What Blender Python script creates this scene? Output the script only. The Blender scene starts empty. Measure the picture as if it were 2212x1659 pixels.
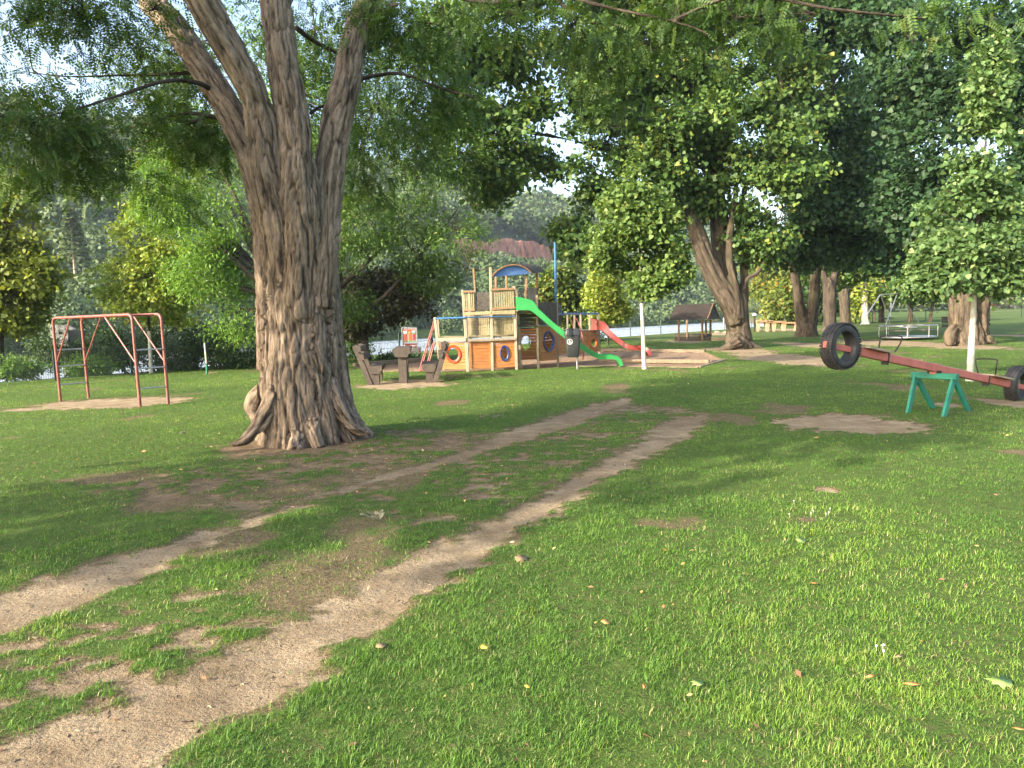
import bpy, math, random
import numpy as np
from mathutils import Vector
rng = np.random.default_rng(7)
random.seed(7)
R = math.radians
S = bpy.context.scene

# ---------------------------------------------------------------- camera
FPX, CX, CY = 1609.0, 1106.0, 829.5
CAMH = 1.6
PITCH = math.atan(144.5 / FPX)
ROLL = R(1.6)
cF = np.array([0, math.cos(PITCH), -math.sin(PITCH)])
U0 = np.array([0, math.sin(PITCH), math.cos(PITCH)])
R0 = np.array([1.0, 0, 0])
cX = math.cos(ROLL) * R0 - math.sin(ROLL) * U0
cY = math.sin(ROLL) * R0 + math.cos(ROLL) * U0
cam = bpy.data.cameras.new("camera")
cam.sensor_width = 36.0
cam.lens = 36.0 * FPX / 2212.0
cam.clip_start = 0.05
cam.clip_end = 5000
camo = bpy.data.objects.new("camera", cam)
S.collection.objects.link(camo)
from mathutils import Matrix
camo.matrix_world = Matrix(((cX[0], cY[0], -cF[0], 0), (cX[1], cY[1], -cF[1], 0), (cX[2], cY[2], -cF[2], CAMH), (0, 0, 0, 1)))
S.camera = camo

# ---------------------------------------------------------------- light
SUN_EL, SUN_AZ = R(25), R(56)          # azimuth measured left of straight-behind the camera
tosun = np.array([-math.sin(SUN_AZ) * math.cos(SUN_EL), -math.cos(SUN_AZ) * math.cos(SUN_EL), math.sin(SUN_EL)])
w = bpy.data.worlds.new("World")
S.world = w
w.use_nodes = True
nt = w.node_tree
bg = nt.nodes["Background"]
sky = nt.nodes.new("ShaderNodeTexSky")
sky.sky_type = 'NISHITA'
sky.sun_disc = False
sky.sun_elevation = SUN_EL
sky.sun_rotation = math.atan2(tosun[0], tosun[1])
sky.air_density = 1.0
sky.dust_density = 4.0
sky.ozone_density = 1.0
nt.links.new(sky.outputs[0], bg.inputs[0])
bg.inputs[1].default_value = 0.15
sl = bpy.data.lights.new("sun", 'SUN')
sl.energy = 2.75
sl.angle = R(0.6)
sl.color = (1.0, 0.88, 0.72)
slo = bpy.data.objects.new("sun", sl)
S.collection.objects.link(slo)
slo.rotation_euler = Vector(tuple(tosun)).to_track_quat('Z', 'Y').to_euler()
slo.location = (-20, -20, 30)
S.view_settings.view_transform = 'Standard'
S.view_settings.look = 'None'
S.view_settings.gamma = 1.0
S.view_settings.exposure = 2.08
cy = S.cycles
cy.max_bounces = 7
cy.diffuse_bounces = 3
cy.glossy_bounces = 2
cy.transmission_bounces = 3
cy.volume_bounces = 0
cy.transparent_max_bounces = 4
cy.caustics_reflective = False
cy.caustics_refractive = False
cy.use_denoising = True
cy.use_adaptive_sampling = True
cy.adaptive_threshold = 0.012
S.render.filter_size = 1.1
cy.sample_clamp_indirect = 4.0

# ---------------------------------------------------------------- picture -> place helpers
def ray(u, v):
    r = cF + (u - CX) / FPX * cX + (CY - v) / FPX * cY
    return r / r[1]
def G(u, v, z=0.0):
    r = ray(u, v)
    d = (z - CAMH) / r[2]
    return np.array([r[0] * d, d, z])
def P(u, v, d):
    r = ray(u, v) * d
    return np.array([r[0], r[1], r[2] + CAMH])

# ---------------------------------------------------------------- noise
_tab = np.random.default_rng(3).random(4096)
def _h(i, j, k):
    return _tab[(i * 1619 + j * 3137 + k * 6971 + ((i * j) & 1023) * 7 + ((j * k) & 511) * 13) & 4095]
def vn3(x, y, z):
    x = np.asarray(x, float); y = np.asarray(y, float); z = np.asarray(z, float)
    xi = np.floor(x).astype(np.int64); yi = np.floor(y).astype(np.int64); zi = np.floor(z).astype(np.int64)
    fx = x - xi; fy = y - yi; fz = z - zi
    fx = fx * fx * (3 - 2 * fx); fy = fy * fy * (3 - 2 * fy); fz = fz * fz * (3 - 2 * fz)
    r = 0
    for a in (0, 1):
        wa = fx if a else 1 - fx
        for b in (0, 1):
            wb = fy if b else 1 - fy
            for c in (0, 1):
                r = r + wa * wb * (fz if c else 1 - fz) * _h(xi + a, yi + b, zi + c)
    return r
def vn2(x, y, s=0):
    x = np.asarray(x, float); y = np.asarray(y, float)
    xi = np.floor(x).astype(np.int64); yi = np.floor(y).astype(np.int64)
    fx = x - xi; fy = y - yi
    fx = fx * fx * (3 - 2 * fx); fy = fy * fy * (3 - 2 * fy)
    k = s * 77 + 5
    return (_h(xi, yi, k) * (1 - fx) * (1 - fy) + _h(xi + 1, yi, k) * fx * (1 - fy) + _h(xi, yi + 1, k) * (1 - fx) * fy + _h(xi + 1, yi + 1, k) * fx * fy)
def fb2(x, y, s=0, o=4):
    r = 0; a = 0.5; t = 0
    for i in range(o):
        r = r + a * vn2(x * 2 ** i, y * 2 ** i, s + i); t += a; a *= 0.55
    return r / t
def sstep(a, b, x):
    t = np.clip((x - a) / (b - a), 0, 1)
    return t * t * (3 - 2 * t)

# ---------------------------------------------------------------- object helpers
def tag(o, label=None, cat=None, group=None, kind=None):
    if label: o['label'] = label
    if cat: o['category'] = cat
    if group: o['group'] = group
    if kind: o['kind'] = kind
    return o
def thing(name, label, cat, loc, group=None):
    o = bpy.data.objects.new(name, None)
    o.empty_display_size = 0.2
    S.collection.objects.link(o)
    o.location = tuple(float(c) for c in loc)
    tag(o, label, cat, group)
    return o
def org(parent):
    v = np.zeros(3)
    while parent is not None:
        v = v + np.array(parent.location); parent = parent.parent
    return v
def link(name, me, mat, parent=None):
    me.materials.append(mat)
    o = bpy.data.objects.new(name, me)
    S.collection.objects.link(o)
    if parent is not None: o.parent = parent
    return o
def npmesh(name, V, F, k, smooth=False, attrs=None):
    """V (n,3) F flat vertex indices of polygons with k corners each (k int) or list of sizes"""
    V = np.asarray(V, np.float32); F = np.asarray(F, np.int32).ravel()
    me = bpy.data.meshes.new(name)
    me.vertices.add(len(V)); me.vertices.foreach_set('co', V.ravel())
    me.loops.add(len(F)); me.loops.foreach_set('vertex_index', F)
    if isinstance(k, int): k = np.full(len(F) // k, k, np.int32)
    k = np.asarray(k, np.int32)
    st = np.concatenate([[0], np.cumsum(k)[:-1]]).astype(np.int32)
    me.polygons.add(len(k)); me.polygons.foreach_set('loop_start', st); me.polygons.foreach_set('loop_total', k)
    if attrs:
        for an, (dom, typ, arr) in attrs.items():
            a = me.attributes.new(an, typ, dom)
            a.data.foreach_set('vector' if typ == 'FLOAT_VECTOR' else 'value', np.asarray(arr, np.float32).ravel())
    me.update(calc_edges=True)
    if smooth: me.polygons.foreach_set('use_smooth', np.ones(len(k), bool))
    return me
class MB:
    def __init__(s): s.v = []; s.f = []; s.n = 0
    def add(s, vs, fs):
        b = s.n
        s.v.extend([tuple(map(float, q)) for q in vs]); s.n += len(vs)
        s.f.extend([tuple(i + b for i in f) for f in fs])
    def hexa(s, a, b):
        """two matching quads"""
        s.add(list(a) + list(b), [(3, 2, 1, 0), (4, 5, 6, 7), (0, 1, 5, 4), (1, 2, 6, 5), (2, 3, 7, 6), (3, 0, 4, 7)])
    def slab(s, q, t):
        q = [np.array(p, float) for p in q]; t = np.array(t, float)
        s.hexa(q, [p + t for p in q])
    def box(s, c, sx, sy, sz, ax=(1, 0, 0), ay=None, az=(0, 0, 1)):
        c = np.array(c, float); ax = np.array(ax, float); ax /= np.linalg.norm(ax); az = np.array(az, float); az /= np.linalg.norm(az)
        if ay is None: ay = np.cross(az, ax)
        ay = np.array(ay, float); ay /= np.linalg.norm(ay)
        X = ax * sx / 2; Y = ay * sy / 2; Z = az * sz / 2
        s.hexa([c - X - Y - Z, c + X - Y - Z, c + X + Y - Z, c - X + Y - Z], [c - X - Y + Z, c + X - Y + Z, c + X + Y + Z, c - X + Y + Z])
    def beam(s, a, b, w, h, up=(0, 0, 1)):
        a = np.array(a, float); b = np.array(b, float); d = b - a; L = np.linalg.norm(d); d /= L
        up = np.array(up, float)
        sd = np.cross(d, up)
        if np.linalg.norm(sd) < 1e-3: sd = np.cross(d, np.array([1.0, 0, 0]))
        sd /= np.linalg.norm(sd); u = np.cross(sd, d)
        # chamfered section
        c = min(w, h) * 0.12
        sec = [(-w / 2 + c, -h / 2), (w / 2 - c, -h / 2), (w / 2, -h / 2 + c), (w / 2, h / 2 - c), (w / 2 - c, h / 2), (-w / 2 + c, h / 2), (-w / 2, h / 2 - c), (-w / 2, -h / 2 + c)]
        vs = [a + sd * x + u * y for x, y in sec] + [b + sd * x + u * y for x, y in sec]
        fs = [(i, (i + 1) % 8, 8 + (i + 1) % 8, 8 + i) for i in range(8)] + [tuple(range(7, -1, -1)), tuple(range(8, 16))]
        s.add(vs, fs)
    def tube(s, pts, r, n=10, cap=True):
        pts = [np.array(p, float) for p in pts]
        if not hasattr(r, '__len__'): r = [r] * len(pts)
        u = None; vs = []
        for i, p in enumerate(pts):
            d = pts[min(i + 1, len(pts) - 1)] - pts[max(i - 1, 0)]; d = d / (np.linalg.norm(d) + 1e-9)
            if u is None:
                u = np.cross(d, [0.3, 0.9, 0.1]) if abs(d[1]) < .9 else np.cross(d, [1, 0, 0])
            u = u - d * np.dot(u, d); u /= np.linalg.norm(u); w_ = np.cross(d, u)
            for k in range(n):
                t = 2 * math.pi * k / n
                vs.append(p + r[i] * (math.cos(t) * u + math.sin(t) * w_))
        fs = []
        for i in range(len(pts) - 1):
            for k in range(n):
                fs.append((i * n + k, i * n + (k + 1) % n, (i + 1) * n + (k + 1) % n, (i + 1) * n + k))
        if cap: fs += [tuple(range(n - 1, -1, -1)), tuple((len(pts) - 1) * n + k for k in range(n))]
        s.add(vs, fs)
    def lathe(s, c, prof, n=20, ax=(0, 0, 1), sx=1.0, sy=1.0):
        c = np.array(c, float); az = np.array(ax, float); az /= np.linalg.norm(az)
        a = np.cross(az, [0, 1, 0.01]) if abs(az[1]) < .9 else np.cross(az, [1, 0, 0]); a /= np.linalg.norm(a); b = np.cross(az, a)
        vs = []; fs = []
        for r, h in prof:
            for k in range(n):
                t = 2 * math.pi * k / n
                vs.append(c + az * h + r * (math.cos(t) * a * sx + math.sin(t) * b * sy))
        for i in range(len(prof) - 1):
            for k in range(n):
                fs.append((i * n + k, i * n + (k + 1) % n, (i + 1) * n + (k + 1) % n, (i + 1) * n + k))
        fs += [tuple(range(n - 1, -1, -1)), tuple((len(prof) - 1) * n + k for k in range(n))]
        s.add(vs, fs)
    def sphere(s, c, r, n=10, m=6, sc=(1, 1, 1)):
        prof = [(max(1e-4, r * math.sin(math.pi * i / m)), -r * math.cos(math.pi * i / m)) for i in range(m + 1)]
        vs = []
        c = np.array(c, float)
        for pr, h in prof:
            for k in range(n):
                t = 2 * math.pi * k / n
                vs.append(c + np.array([pr * math.cos(t) * sc[0], pr * math.sin(t) * sc[1], h * sc[2]]))
        fs = [(i * n + k, i * n + (k + 1) % n, (i + 1) * n + (k + 1) % n, (i + 1) * n + k) for i in range(m) for k in range(n)]
        s.add(vs, fs)
    def build(s, name, mat, parent=None, smooth=False):
        o = org(parent)
        me = bpy.data.meshes.new(name)
        me.from_pydata([(x - o[0], y - o[1], z - o[2]) for x, y, z in s.v], [], s.f)
        me.update()
        if smooth:
            me.polygons.foreach_set('use_smooth', np.ones(len(me.polygons), bool))
            try: me.set_sharp_from_angle(angle=R(40))
            except Exception: pass
        return link(name, me, mat, parent)

# ---------------------------------------------------------------- materials
def lin(h):
    if isinstance(h, str):
        c = [int(h[i:i + 2], 16) / 255 for i in (0, 2, 4)]
        c = [x / 12.92 if x <= .04045 else ((x + .055) / 1.055) ** 2.4 for x in c]
    else: c = list(h)
    return (c[0], c[1], c[2], 1.0)
class N:
    def __init__(s, name):
        s.m = bpy.data.materials.new(name); s.m.use_nodes = True
        s.t = s.m.node_tree; s.b = s.t.nodes['Principled BSDF']; s.out = s.t.nodes['Material Output']
    def n(s, typ, **kw):
        nd = s.t.nodes.new('ShaderNode' + typ)
        for k, v in kw.items():
            if k in nd.inputs.keys() if isinstance(k, str) else False: pass
            setattr(nd, k, v)
        return nd
    def l(s, a, b): s.t.links.new(a, b)
    def noise(s, co, scale, detail=4, rough=.6, sc3=None, dist=0.0):
        if sc3 is not None:
            mp = s.n('Mapping'); mp.inputs['Scale'].default_value = sc3; s.l(co, mp.inputs[0]); co = mp.outputs[0]
        nz = s.n('TexNoise'); nz.inputs['Scale'].default_value = scale; nz.inputs['Detail'].default_value = detail
        nz.inputs['Roughness'].default_value = rough; nz.inputs['Distortion'].default_value = dist
        s.l(co, nz.inputs['Vector'])
        return nz.outputs[0]
    def ramp(s, fac, stops, interp='LINEAR'):
        r = s.n('ValToRGB'); cr = r.color_ramp; cr.interpolation = interp
        while len(cr.elements) < len(stops): cr.elements.new(0.5)
        for e, (p, c) in zip(cr.elements, stops): e.position = p; e.color = lin(c) if not isinstance(c, float) else (c, c, c, 1)
        s.l(fac, r.inputs[0]); return r.outputs[0]
    def mix(s, f, a, b, mode='MIX'):
        m = s.n('Mix'); m.data_type = 'RGBA'; m.blend_type = mode
        if hasattr(f, 'is_linked') or hasattr(f, 'links'): s.l(f, m.inputs[0])
        else: m.inputs[0].default_value = f
        for sock, x in ((m.inputs[6], a), (m.inputs[7], b)):
            if isinstance(x, (tuple, list, str)): sock.default_value = lin(x)
            else: s.l(x, sock)
        return m.outputs[2]
    def math(s, op, a, b=0.0, clamp=False):
        m = s.n('Math'); m.operation = op; m.use_clamp = clamp
        for sock, x in ((m.inputs[0], a), (m.inputs[1], b)):
            if isinstance(x, (int, float)): sock.default_value = x
            else: s.l(x, sock)
        return m.outputs[0]
    def obj(s): return s.n('TexCoord').outputs['Object']
    def pos(s): return s.n('NewGeometry').outputs['Position']
    def attr(s, nm, k='Fac'):
        a = s.n('Attribute'); a.attribute_name = nm; return a.outputs[k]
    def bump(s, h, strength=.5, dist=.02):
        b = s.n('Bump'); b.inputs['Strength'].default_value = strength; b.inputs['Distance'].default_value = dist
        s.l(h, b.inputs['Height']); s.l(b.outputs[0], s.b.inputs['Normal']); return b.outputs[0]
    def col(s, c): 
        if isinstance(c, (tuple, list, str)): s.b.inputs['Base Color'].default_value = lin(c)
        else: s.l(c, s.b.inputs['Base Color'])
    def rough(s, v):
        if isinstance(v, (int, float)): s.b.inputs['Roughness'].default_value = v
        else: s.l(v, s.b.inputs['Roughness'])
def painted(name, base, dark, worn=None, scale=6, rough=.5, metal=0.0, wornamt=.62, bumpd=.003):
    m = N(name); co = m.pos()
    n1 = m.noise(co, scale, 5); c = m.ramp(n1, [(.3, dark), (.62, base)])
    if worn is not None:
        n2 = m.noise(co, scale * 4, 6, .7); f = m.ramp(n2, [(wornamt, 0.0), (wornamt + .05, 1.0)]); c = m.mix(f, c, worn)
    m.col(c); m.rough(rough); m.b.inputs['Metallic'].default_value = metal
    m.bump(m.noise(co, scale * 10, 3), .4, bumpd)
    return m.m
def wood(name, a, b, c, axis=(1, 1, 1), scale=9, rough=.75):
    """grain noise stretched by axis scale"""
    m = N(name); co = m.pos()
    n1 = m.noise(co, scale, 6, .65, sc3=axis); n2 = m.noise(co, 1.1, 3); n3 = m.noise(co, scale * 4, 4, .7, sc3=axis)
    col = m.ramp(n1, [(.28, c), (.5, b), (.72, a)])
    col = m.mix(m.ramp(n2, [(.35, 0.0), (.7, .45)]), col, c)
    m.col(col); m.rough(rough); m.bump(n3, .6, .006)
    return m.m
def leafmat(name, stops, trans=.35, rough=.55, tint=(1.25, 1.15, .55)):
    m = N(name)
    f = m.attr('rnd')
    col = m.ramp(f, stops)
    m.col(col); m.rough(rough); m.b.inputs['Specular IOR Level'].default_value = .35
    tr = m.n('BsdfTranslucent'); tc = m.mix(1.0, col, tint, 'MULTIPLY'); m.l(tc, tr.inputs[0])
    mx = m.n('MixShader'); mx.inputs[0].default_value = trans
    m.l(m.b.outputs[0], mx.inputs[1]); m.l(tr.outputs[0], mx.inputs[2]); m.l(mx.outputs[0], m.out.inputs[0])
    return m.m
def bark(name, a, b, c, scale=1.0, moss=None):
    m = N(name); co = m.attr('bco', 'Vector')
    n1 = m.noise(co, 16 * scale, 6, .65, sc3=(1, 1, .13), dist=.4)
    n2 = m.noise(co, 45 * scale, 5, .7, sc3=(1, 1, .25)); n3 = m.noise(co, 2.0, 3)
    col = m.ramp(n1, [(.32, c), (.47, b), (.62, a)])
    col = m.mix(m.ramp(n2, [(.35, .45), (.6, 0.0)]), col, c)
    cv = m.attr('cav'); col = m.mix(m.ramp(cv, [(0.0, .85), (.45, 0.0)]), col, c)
    if moss: col = m.mix(m.ramp(n3, [(.5, 0.0), (.75, .5)]), col, moss)
    m.col(col); m.rough(.9); m.b.inputs['Specular IOR Level'].default_value = .15
    h = m.math('ADD', n1, m.math('MULTIPLY', n2, .35))
    m.bump(h, 1.0, .03 / scale)
    return m.m
M = {}
M['wood_new'] = wood('orange_stained_boards', (.60, .26, .075), (.47, .185, .05), (.28, .10, .028), (.9, .9, 9), 3.5, .6)
M['wood_grey'] = wood('weathered_grey_timber', (.42, .36, .26), (.31, .26, .18), (.17, .14, .10), (7, 7, .6), 5)
M['wood_slat'] = wood('pale_greenish_slats', (.44, .38, .20), (.31, .27, .14), (.16, .14, .08), (9, 9, .5), 6)
M['wood_rail'] = wood('brown_timber_rail', (.40, .24, .12), (.28, .16, .08), (.15, .09, .05), (1, 1, 8), 6)
M['wood_dark'] = wood('dark_weathered_planks', (.14, .12, .10), (.09, .075, .06), (.04, .034, .028), (2, 2, 2), 5)
M['wood_recycled'] = wood('grey_brown_massive_planks', (.092, .070, .050), (.060, .046, .034), (.03, .024, .018), (1.5, 1.5, 1.5), 6)
M['wood_edge'] = wood('sandpit_edge_timber', (.34, .25, .15), (.22, .16, .10), (.10, .075, .05), (1, 3, 6), 5)
M['wood_log'] = wood('cut_log_timber', (.50, .33, .17), (.36, .23, .12), (.16, .10, .06), (2, 2, 4), 3)
M['red_paint'] = painted('faded_red_paint', (.42, .125, .10), (.32, .09, .07), (.30, .16, .12), 5, .5)
M['red_pipe'] = painted('faded_red_brown_pipe_paint', (.25, .075, .055), (.17, .05, .038), (.24, .16, .12), 7, .5, 0, .6)
M['steel'] = painted('galvanised_steel', (.42, .43, .44), (.30, .31, .32), (.22, .21, .2), 8, .38, .7)
M['green_paint'] = painted('turquoise_green_paint', (.014, .19, .12), (.010, .13, .085), (.12, .14, .10), 6, .5, 0, .68)
M['green_slide'] = painted('green_slide_plastic', (.030, .25, .065), (.025, .21, .055), None, 2, .28)
M['red_slide'] = painted('red_slide_plastic', (.20, .020, .011), (.16, .016, .009), None, 2, .32)
M['blue_paint'] = painted('blue_paint', (.022, .13, .32), (.018, .10, .25), (.1, .16, .26), 8, .4, 0, .7)
M['gable_blue'] = painted('pale_blue_gable_board', (.10, .20, .44), (.07, .15, .36), (.3, .34, .4), 3, .35, 0, .7)
M['navy'] = painted('navy_blue_ring', (.02, .045, .17), (.015, .03, .12), None, 8, .4)
M['orange_ring'] = painted('orange_red_ring', (.55, .06, .012), (.45, .05, .01), None, 8, .4)
M['orange_pl'] = painted('orange_ring', (.6, .16, .02), (.5, .12, .02), None, 8, .4)
M['white_lime'] = painted('whitewashed_bark', (.50, .48, .41), (.34, .32, .27), (.22, .20, .16), 9, .85, 0, .66, .01)
M['black_plastic'] = painted('dark_grey_bin_plastic', (.028, .032, .033), (.02, .023, .024), None, 5, .45)
M['white_paint'] = painted('white_sticker', (.7, .7, .7), (.6, .6, .6), None, 8, .5)
M['fence_green'] = painted('dark_green_fence_coating', (.018, .05, .035), (.012, .035, .026), None, 8, .5)
M['dark_metal'] = painted('dark_metal', (.03, .028, .026), (.02, .018, .017), (.09, .05, .03), 9, .5, .4)
M['grey_board'] = painted('grey_board', (.20, .215, .22), (.15, .16, .165), None, 3, .6)
M['stone'] = painted('rough_stone', (.30, .24, .17), (.17, .135, .1), (.10, .08, .06), 6, .9, 0, .6, .03)
M['sand_block'] = painted('sandstone_block', (.50, .33, .2), (.36, .23, .14), None, 4, .9, 0, .6, .02)
def tyremat():
    m = N('worn_black_rubber'); co = m.pos()
    c = m.ramp(m.noise(co, 9, 5), [(.35, (.012, .012, .012)), (.62, (.03, .03, .032)), (.8, (.07, .065, .055))])
    m.col(c); m.rough(.6); m.bump(m.noise(co, 70, 4), .4, .004); return m.m
M['tyre'] = tyremat()
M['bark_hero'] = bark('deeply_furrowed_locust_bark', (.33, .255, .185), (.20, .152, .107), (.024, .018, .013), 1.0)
M['bark_maple'] = bark('maple_bark', (.145, .112, .08), (.088, .069, .05), (.022, .018, .013), .55, (.10, .11, .05))
M['bark_dark'] = bark('dark_bark', (.12, .095, .07), (.07, .056, .043), (.025, .02, .016), .6)
M['bark_birch'] = bark('birch_bark', (.62, .58, .50), (.40, .33, .26), (.06, .05, .04), .5)
M['bark_old'] = bark('gnarled_linden_bark', (.18, .14, .095), (.105, .082, .057), (.025, .02, .015), .6, (.13, .12, .05))
L = {}
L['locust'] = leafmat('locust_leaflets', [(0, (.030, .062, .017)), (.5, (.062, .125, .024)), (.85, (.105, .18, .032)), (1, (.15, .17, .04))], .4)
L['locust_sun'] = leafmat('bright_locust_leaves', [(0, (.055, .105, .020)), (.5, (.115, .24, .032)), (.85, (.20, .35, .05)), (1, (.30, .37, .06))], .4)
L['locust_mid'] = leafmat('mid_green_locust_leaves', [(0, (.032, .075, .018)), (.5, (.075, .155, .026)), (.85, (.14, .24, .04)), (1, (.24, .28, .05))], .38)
L['maple'] = leafmat('maple_leaves', [(0, (.034, .074, .022)), (.5, (.072, .145, .034)), (.82, (.14, .22, .045)), (.93, (.24, .25, .06)), (1, (.34, .26, .06))], .32)
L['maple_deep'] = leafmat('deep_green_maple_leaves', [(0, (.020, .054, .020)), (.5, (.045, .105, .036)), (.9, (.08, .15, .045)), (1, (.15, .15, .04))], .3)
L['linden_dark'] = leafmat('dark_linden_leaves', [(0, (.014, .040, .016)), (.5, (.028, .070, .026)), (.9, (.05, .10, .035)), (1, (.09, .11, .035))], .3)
L['maple_gold'] = leafmat('yellowing_maple_leaves', [(0, (.05, .105, .02)), (.45, (.12, .18, .03)), (.8, (.24, .24, .04)), (1, (.36, .17, .035))], .4)
L['linden'] = leafmat('young_linden_leaves', [(0, (.050, .10, .026)), (.5, (.11, .19, .042)), (.85, (.19, .27, .065)), (1, (.32, .34, .11))], .35)
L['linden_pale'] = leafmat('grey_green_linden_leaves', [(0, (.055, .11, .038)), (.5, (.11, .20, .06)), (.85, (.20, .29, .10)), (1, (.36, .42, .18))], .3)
L['yellow'] = leafmat('yellow_green_leaves', [(0, (.13, .20, .025)), (.5, (.26, .35, .060)), (1, (.50, .50, .13))], .4)
L['olive'] = leafmat('olive_yellow_leaves', [(0, (.07, .10, .016)), (.5, (.14, .19, .028)), (1, (.28, .30, .04))], .35)
L['purple'] = leafmat('copper_maple_leaves', [(0, (.026, .030, .014)), (.6, (.045, .050, .02)), (1, (.09, .085, .03))], .2)
L['shrub'] = leafmat('dark_shrub_leaves', [(0, (.016, .042, .014)), (.6, (.038, .085, .02)), (1, (.08, .13, .03))], .3)
L['chestnut'] = leafmat('chestnut_leaves', [(0, (.045, .085, .02)), (.6, (.11, .17, .03)), (1, (.28, .27, .06))], .3)
L['far'] = leafmat('far_forest_leaves', [(0, (.045, .080, .030)), (.35, (.075, .120, .040)), (.7, (.105, .16, .055)), (.9, (.17, .21, .075)), (1, (.24, .23, .08))], .2)
L['conifer'] = leafmat('spruce_needles', [(0, (.05, .09, .045)), (1, (.10, .15, .07))], .1)
HAZE = 0.00024
SHADE = [(-10.5, 2.5, 12, 4.0, 'unseen maple added to shade the lawn just outside the left edge', 201, 520)]
# ================================================================ ground, river, hills
RD = np.array([.63, .775]); RN = np.array([-.775, .63]); RO = np.array([-14.6, 22.3])
def rs(x, y): return (x - RO[0]) * RN[0] + (y - RO[1]) * RN[1]
def rt(x, y): return x * RD[0] + y * RD[1]
def bn(t):
    t = np.asarray(t, float); return np.where(t < 80, 0, np.where(t < 181, .0032 * (t - 80) ** 2, 33 + .65 * (t - 181)))
def rsn(x, y): return rs(x, y) - bn(rt(x, y))
def inv(s, t): return RO[0] * 0 + RN[0] * (s + RO @ RN) + RD[0] * t, RN[1] * (s + RO @ RN) + RD[1] * t
def sdpoly(x, y, poly):
    """signed distance, negative inside (anything a metre or more away counts as 1)"""
    q_ = np.asarray(poly); x = np.asarray(x, float); y = np.asarray(y, float)
    k_ = (x > q_[:, 0].min() - 1) & (x < q_[:, 0].max() + 1) & (y > q_[:, 1].min() - 1) & (y < q_[:, 1].max() + 1)
    out = np.ones(x.shape)
    if k_.any(): out[k_] = _sdpoly(x[k_], y[k_], q_)
    return out
def _sdpoly(x, y, poly):
    px = np.asarray(poly)[:, 0]; py = np.asarray(poly)[:, 1]; n = len(px)
    d = np.full(x.shape, 1e9); ins = np.zeros(x.shape, bool)
    for i in range(n):
        ax, ay, bx, by = px[i], py[i], px[(i + 1) % n], py[(i + 1) % n]
        ex, ey = bx - ax, by - ay
        t = np.clip(((x - ax) * ex + (y - ay) * ey) / (ex * ex + ey * ey + 1e-12), 0, 1)
        d = np.minimum(d, (x - ax - t * ex) ** 2 + (y - ay - t * ey) ** 2)
        c = ((ay > y) != (by > y)) & (x < (bx - ax) * (y - ay) / (by - ay + 1e-12) + ax)
        ins ^= c
    d = np.sqrt(d)
    return np.where(ins, -d, d)
def gp(pts): return [G(u, v)[:2] for u, v in pts]
pathB = gp([(340, 1474), (565, 1359), (765, 1279), (870, 1214), (1050, 1129), (1106, 1101), (1181, 1059), (1256, 1019), (1356, 969), (1386, 944), (1406, 924), (1440, 905), (1530, 898), (1501, 929), (1466, 954), (1386, 994), (1306, 1044), (1206, 1109), (1106, 1164), (950, 1264), (825, 1334), (725, 1419), (625, 1514), (415, 1629), (330, 1760), (-60, 1900), (-200, 1700), (130, 1560)])
pathA = gp([(-250, 1380), (0, 1289), (100, 1249), (210, 1219), (350, 1174), (415, 1149), (500, 1139), (600, 1099), (700, 1069), (800, 1029), (915, 1004), (1000, 974), (1106, 924), (1180, 905), (1250, 882), (1350, 860), (1360, 868), (1260, 905), (1190, 930), (1106, 954), (1050, 974), (925, 1014), (750, 1054), (650, 1094), (525, 1129), (430, 1174), (310, 1239), (200, 1289), (100, 1334), (0, 1359), (-250, 1440)])
sandpoly = gp([(765, 792), (910, 779), (1297, 757), (1521, 759.5), (1568, 777), (1509, 793), (1361, 792), (1250, 791), (1100, 798), (950, 803), (800, 803)])
semi_polys = [(gp([(-200, 1400), (0, 1372), (230, 1310), (420, 1250), (560, 1262), (640, 1300), (560, 1359), (340, 1474), (130, 1560), (-200, 1640)]), .38, .10),
              (gp([(690, 1100), (800, 1045), (930, 1015), (1110, 955), (1260, 905), (1400, 880), (1480, 900), (1400, 924), (1256, 1010), (1100, 1085), (900, 1120), (760, 1140)]), .36, .25),
              (gp([(470, 1000), (560, 955), (700, 930), (900, 930), (1040, 935), (1080, 945), (980, 975), (880, 1003), (790, 1025), (700, 1060), (560, 1090), (400, 1080), (280, 1110), (260, 1060), (330, 1030)]), .47, .3),
              (gp([(1180, 900), (1300, 870), (1500, 880), (1560, 895), (1480, 915), (1300, 915)]), .4, .3)]
def ell(u, v, ru, rv): 
    c = G(u, v); a = G(u + ru, v); b = G(u, v - rv); b2 = G(u, v + rv)
    return (c[0], (b[1] + b2[1]) / 2, abs(a[0] - c[0]), abs(b[1] - b2[1]) / 2)
patches = [ell(250, 871, 135, 12), ell(1850, 912, 152, 21), ell(2190, 871, 50, 13), ell(2045, 873, 35, 7), ell(880, 830, 95, 9), ell(640, 958, 140, 18),
           ell(1700, 775, 95, 17), ell(1790, 748, 70, 12), ell(1960, 743, 120, 14), ell(1600, 757, 70, 8), ell(20, 872 , 0.1, 0.1),
           ell(2100, 750, 90, 8), ell(1790, 1058, 34, 6), ell(455, 805, 6, 2), ell(1480, 738, 50, 4), ell(2190, 725, 60, 5), ell(1560, 721, 60, 3),ell(1700, 712, 90, 3), ell(60, 560*0+885, 50, 4)]
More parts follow.
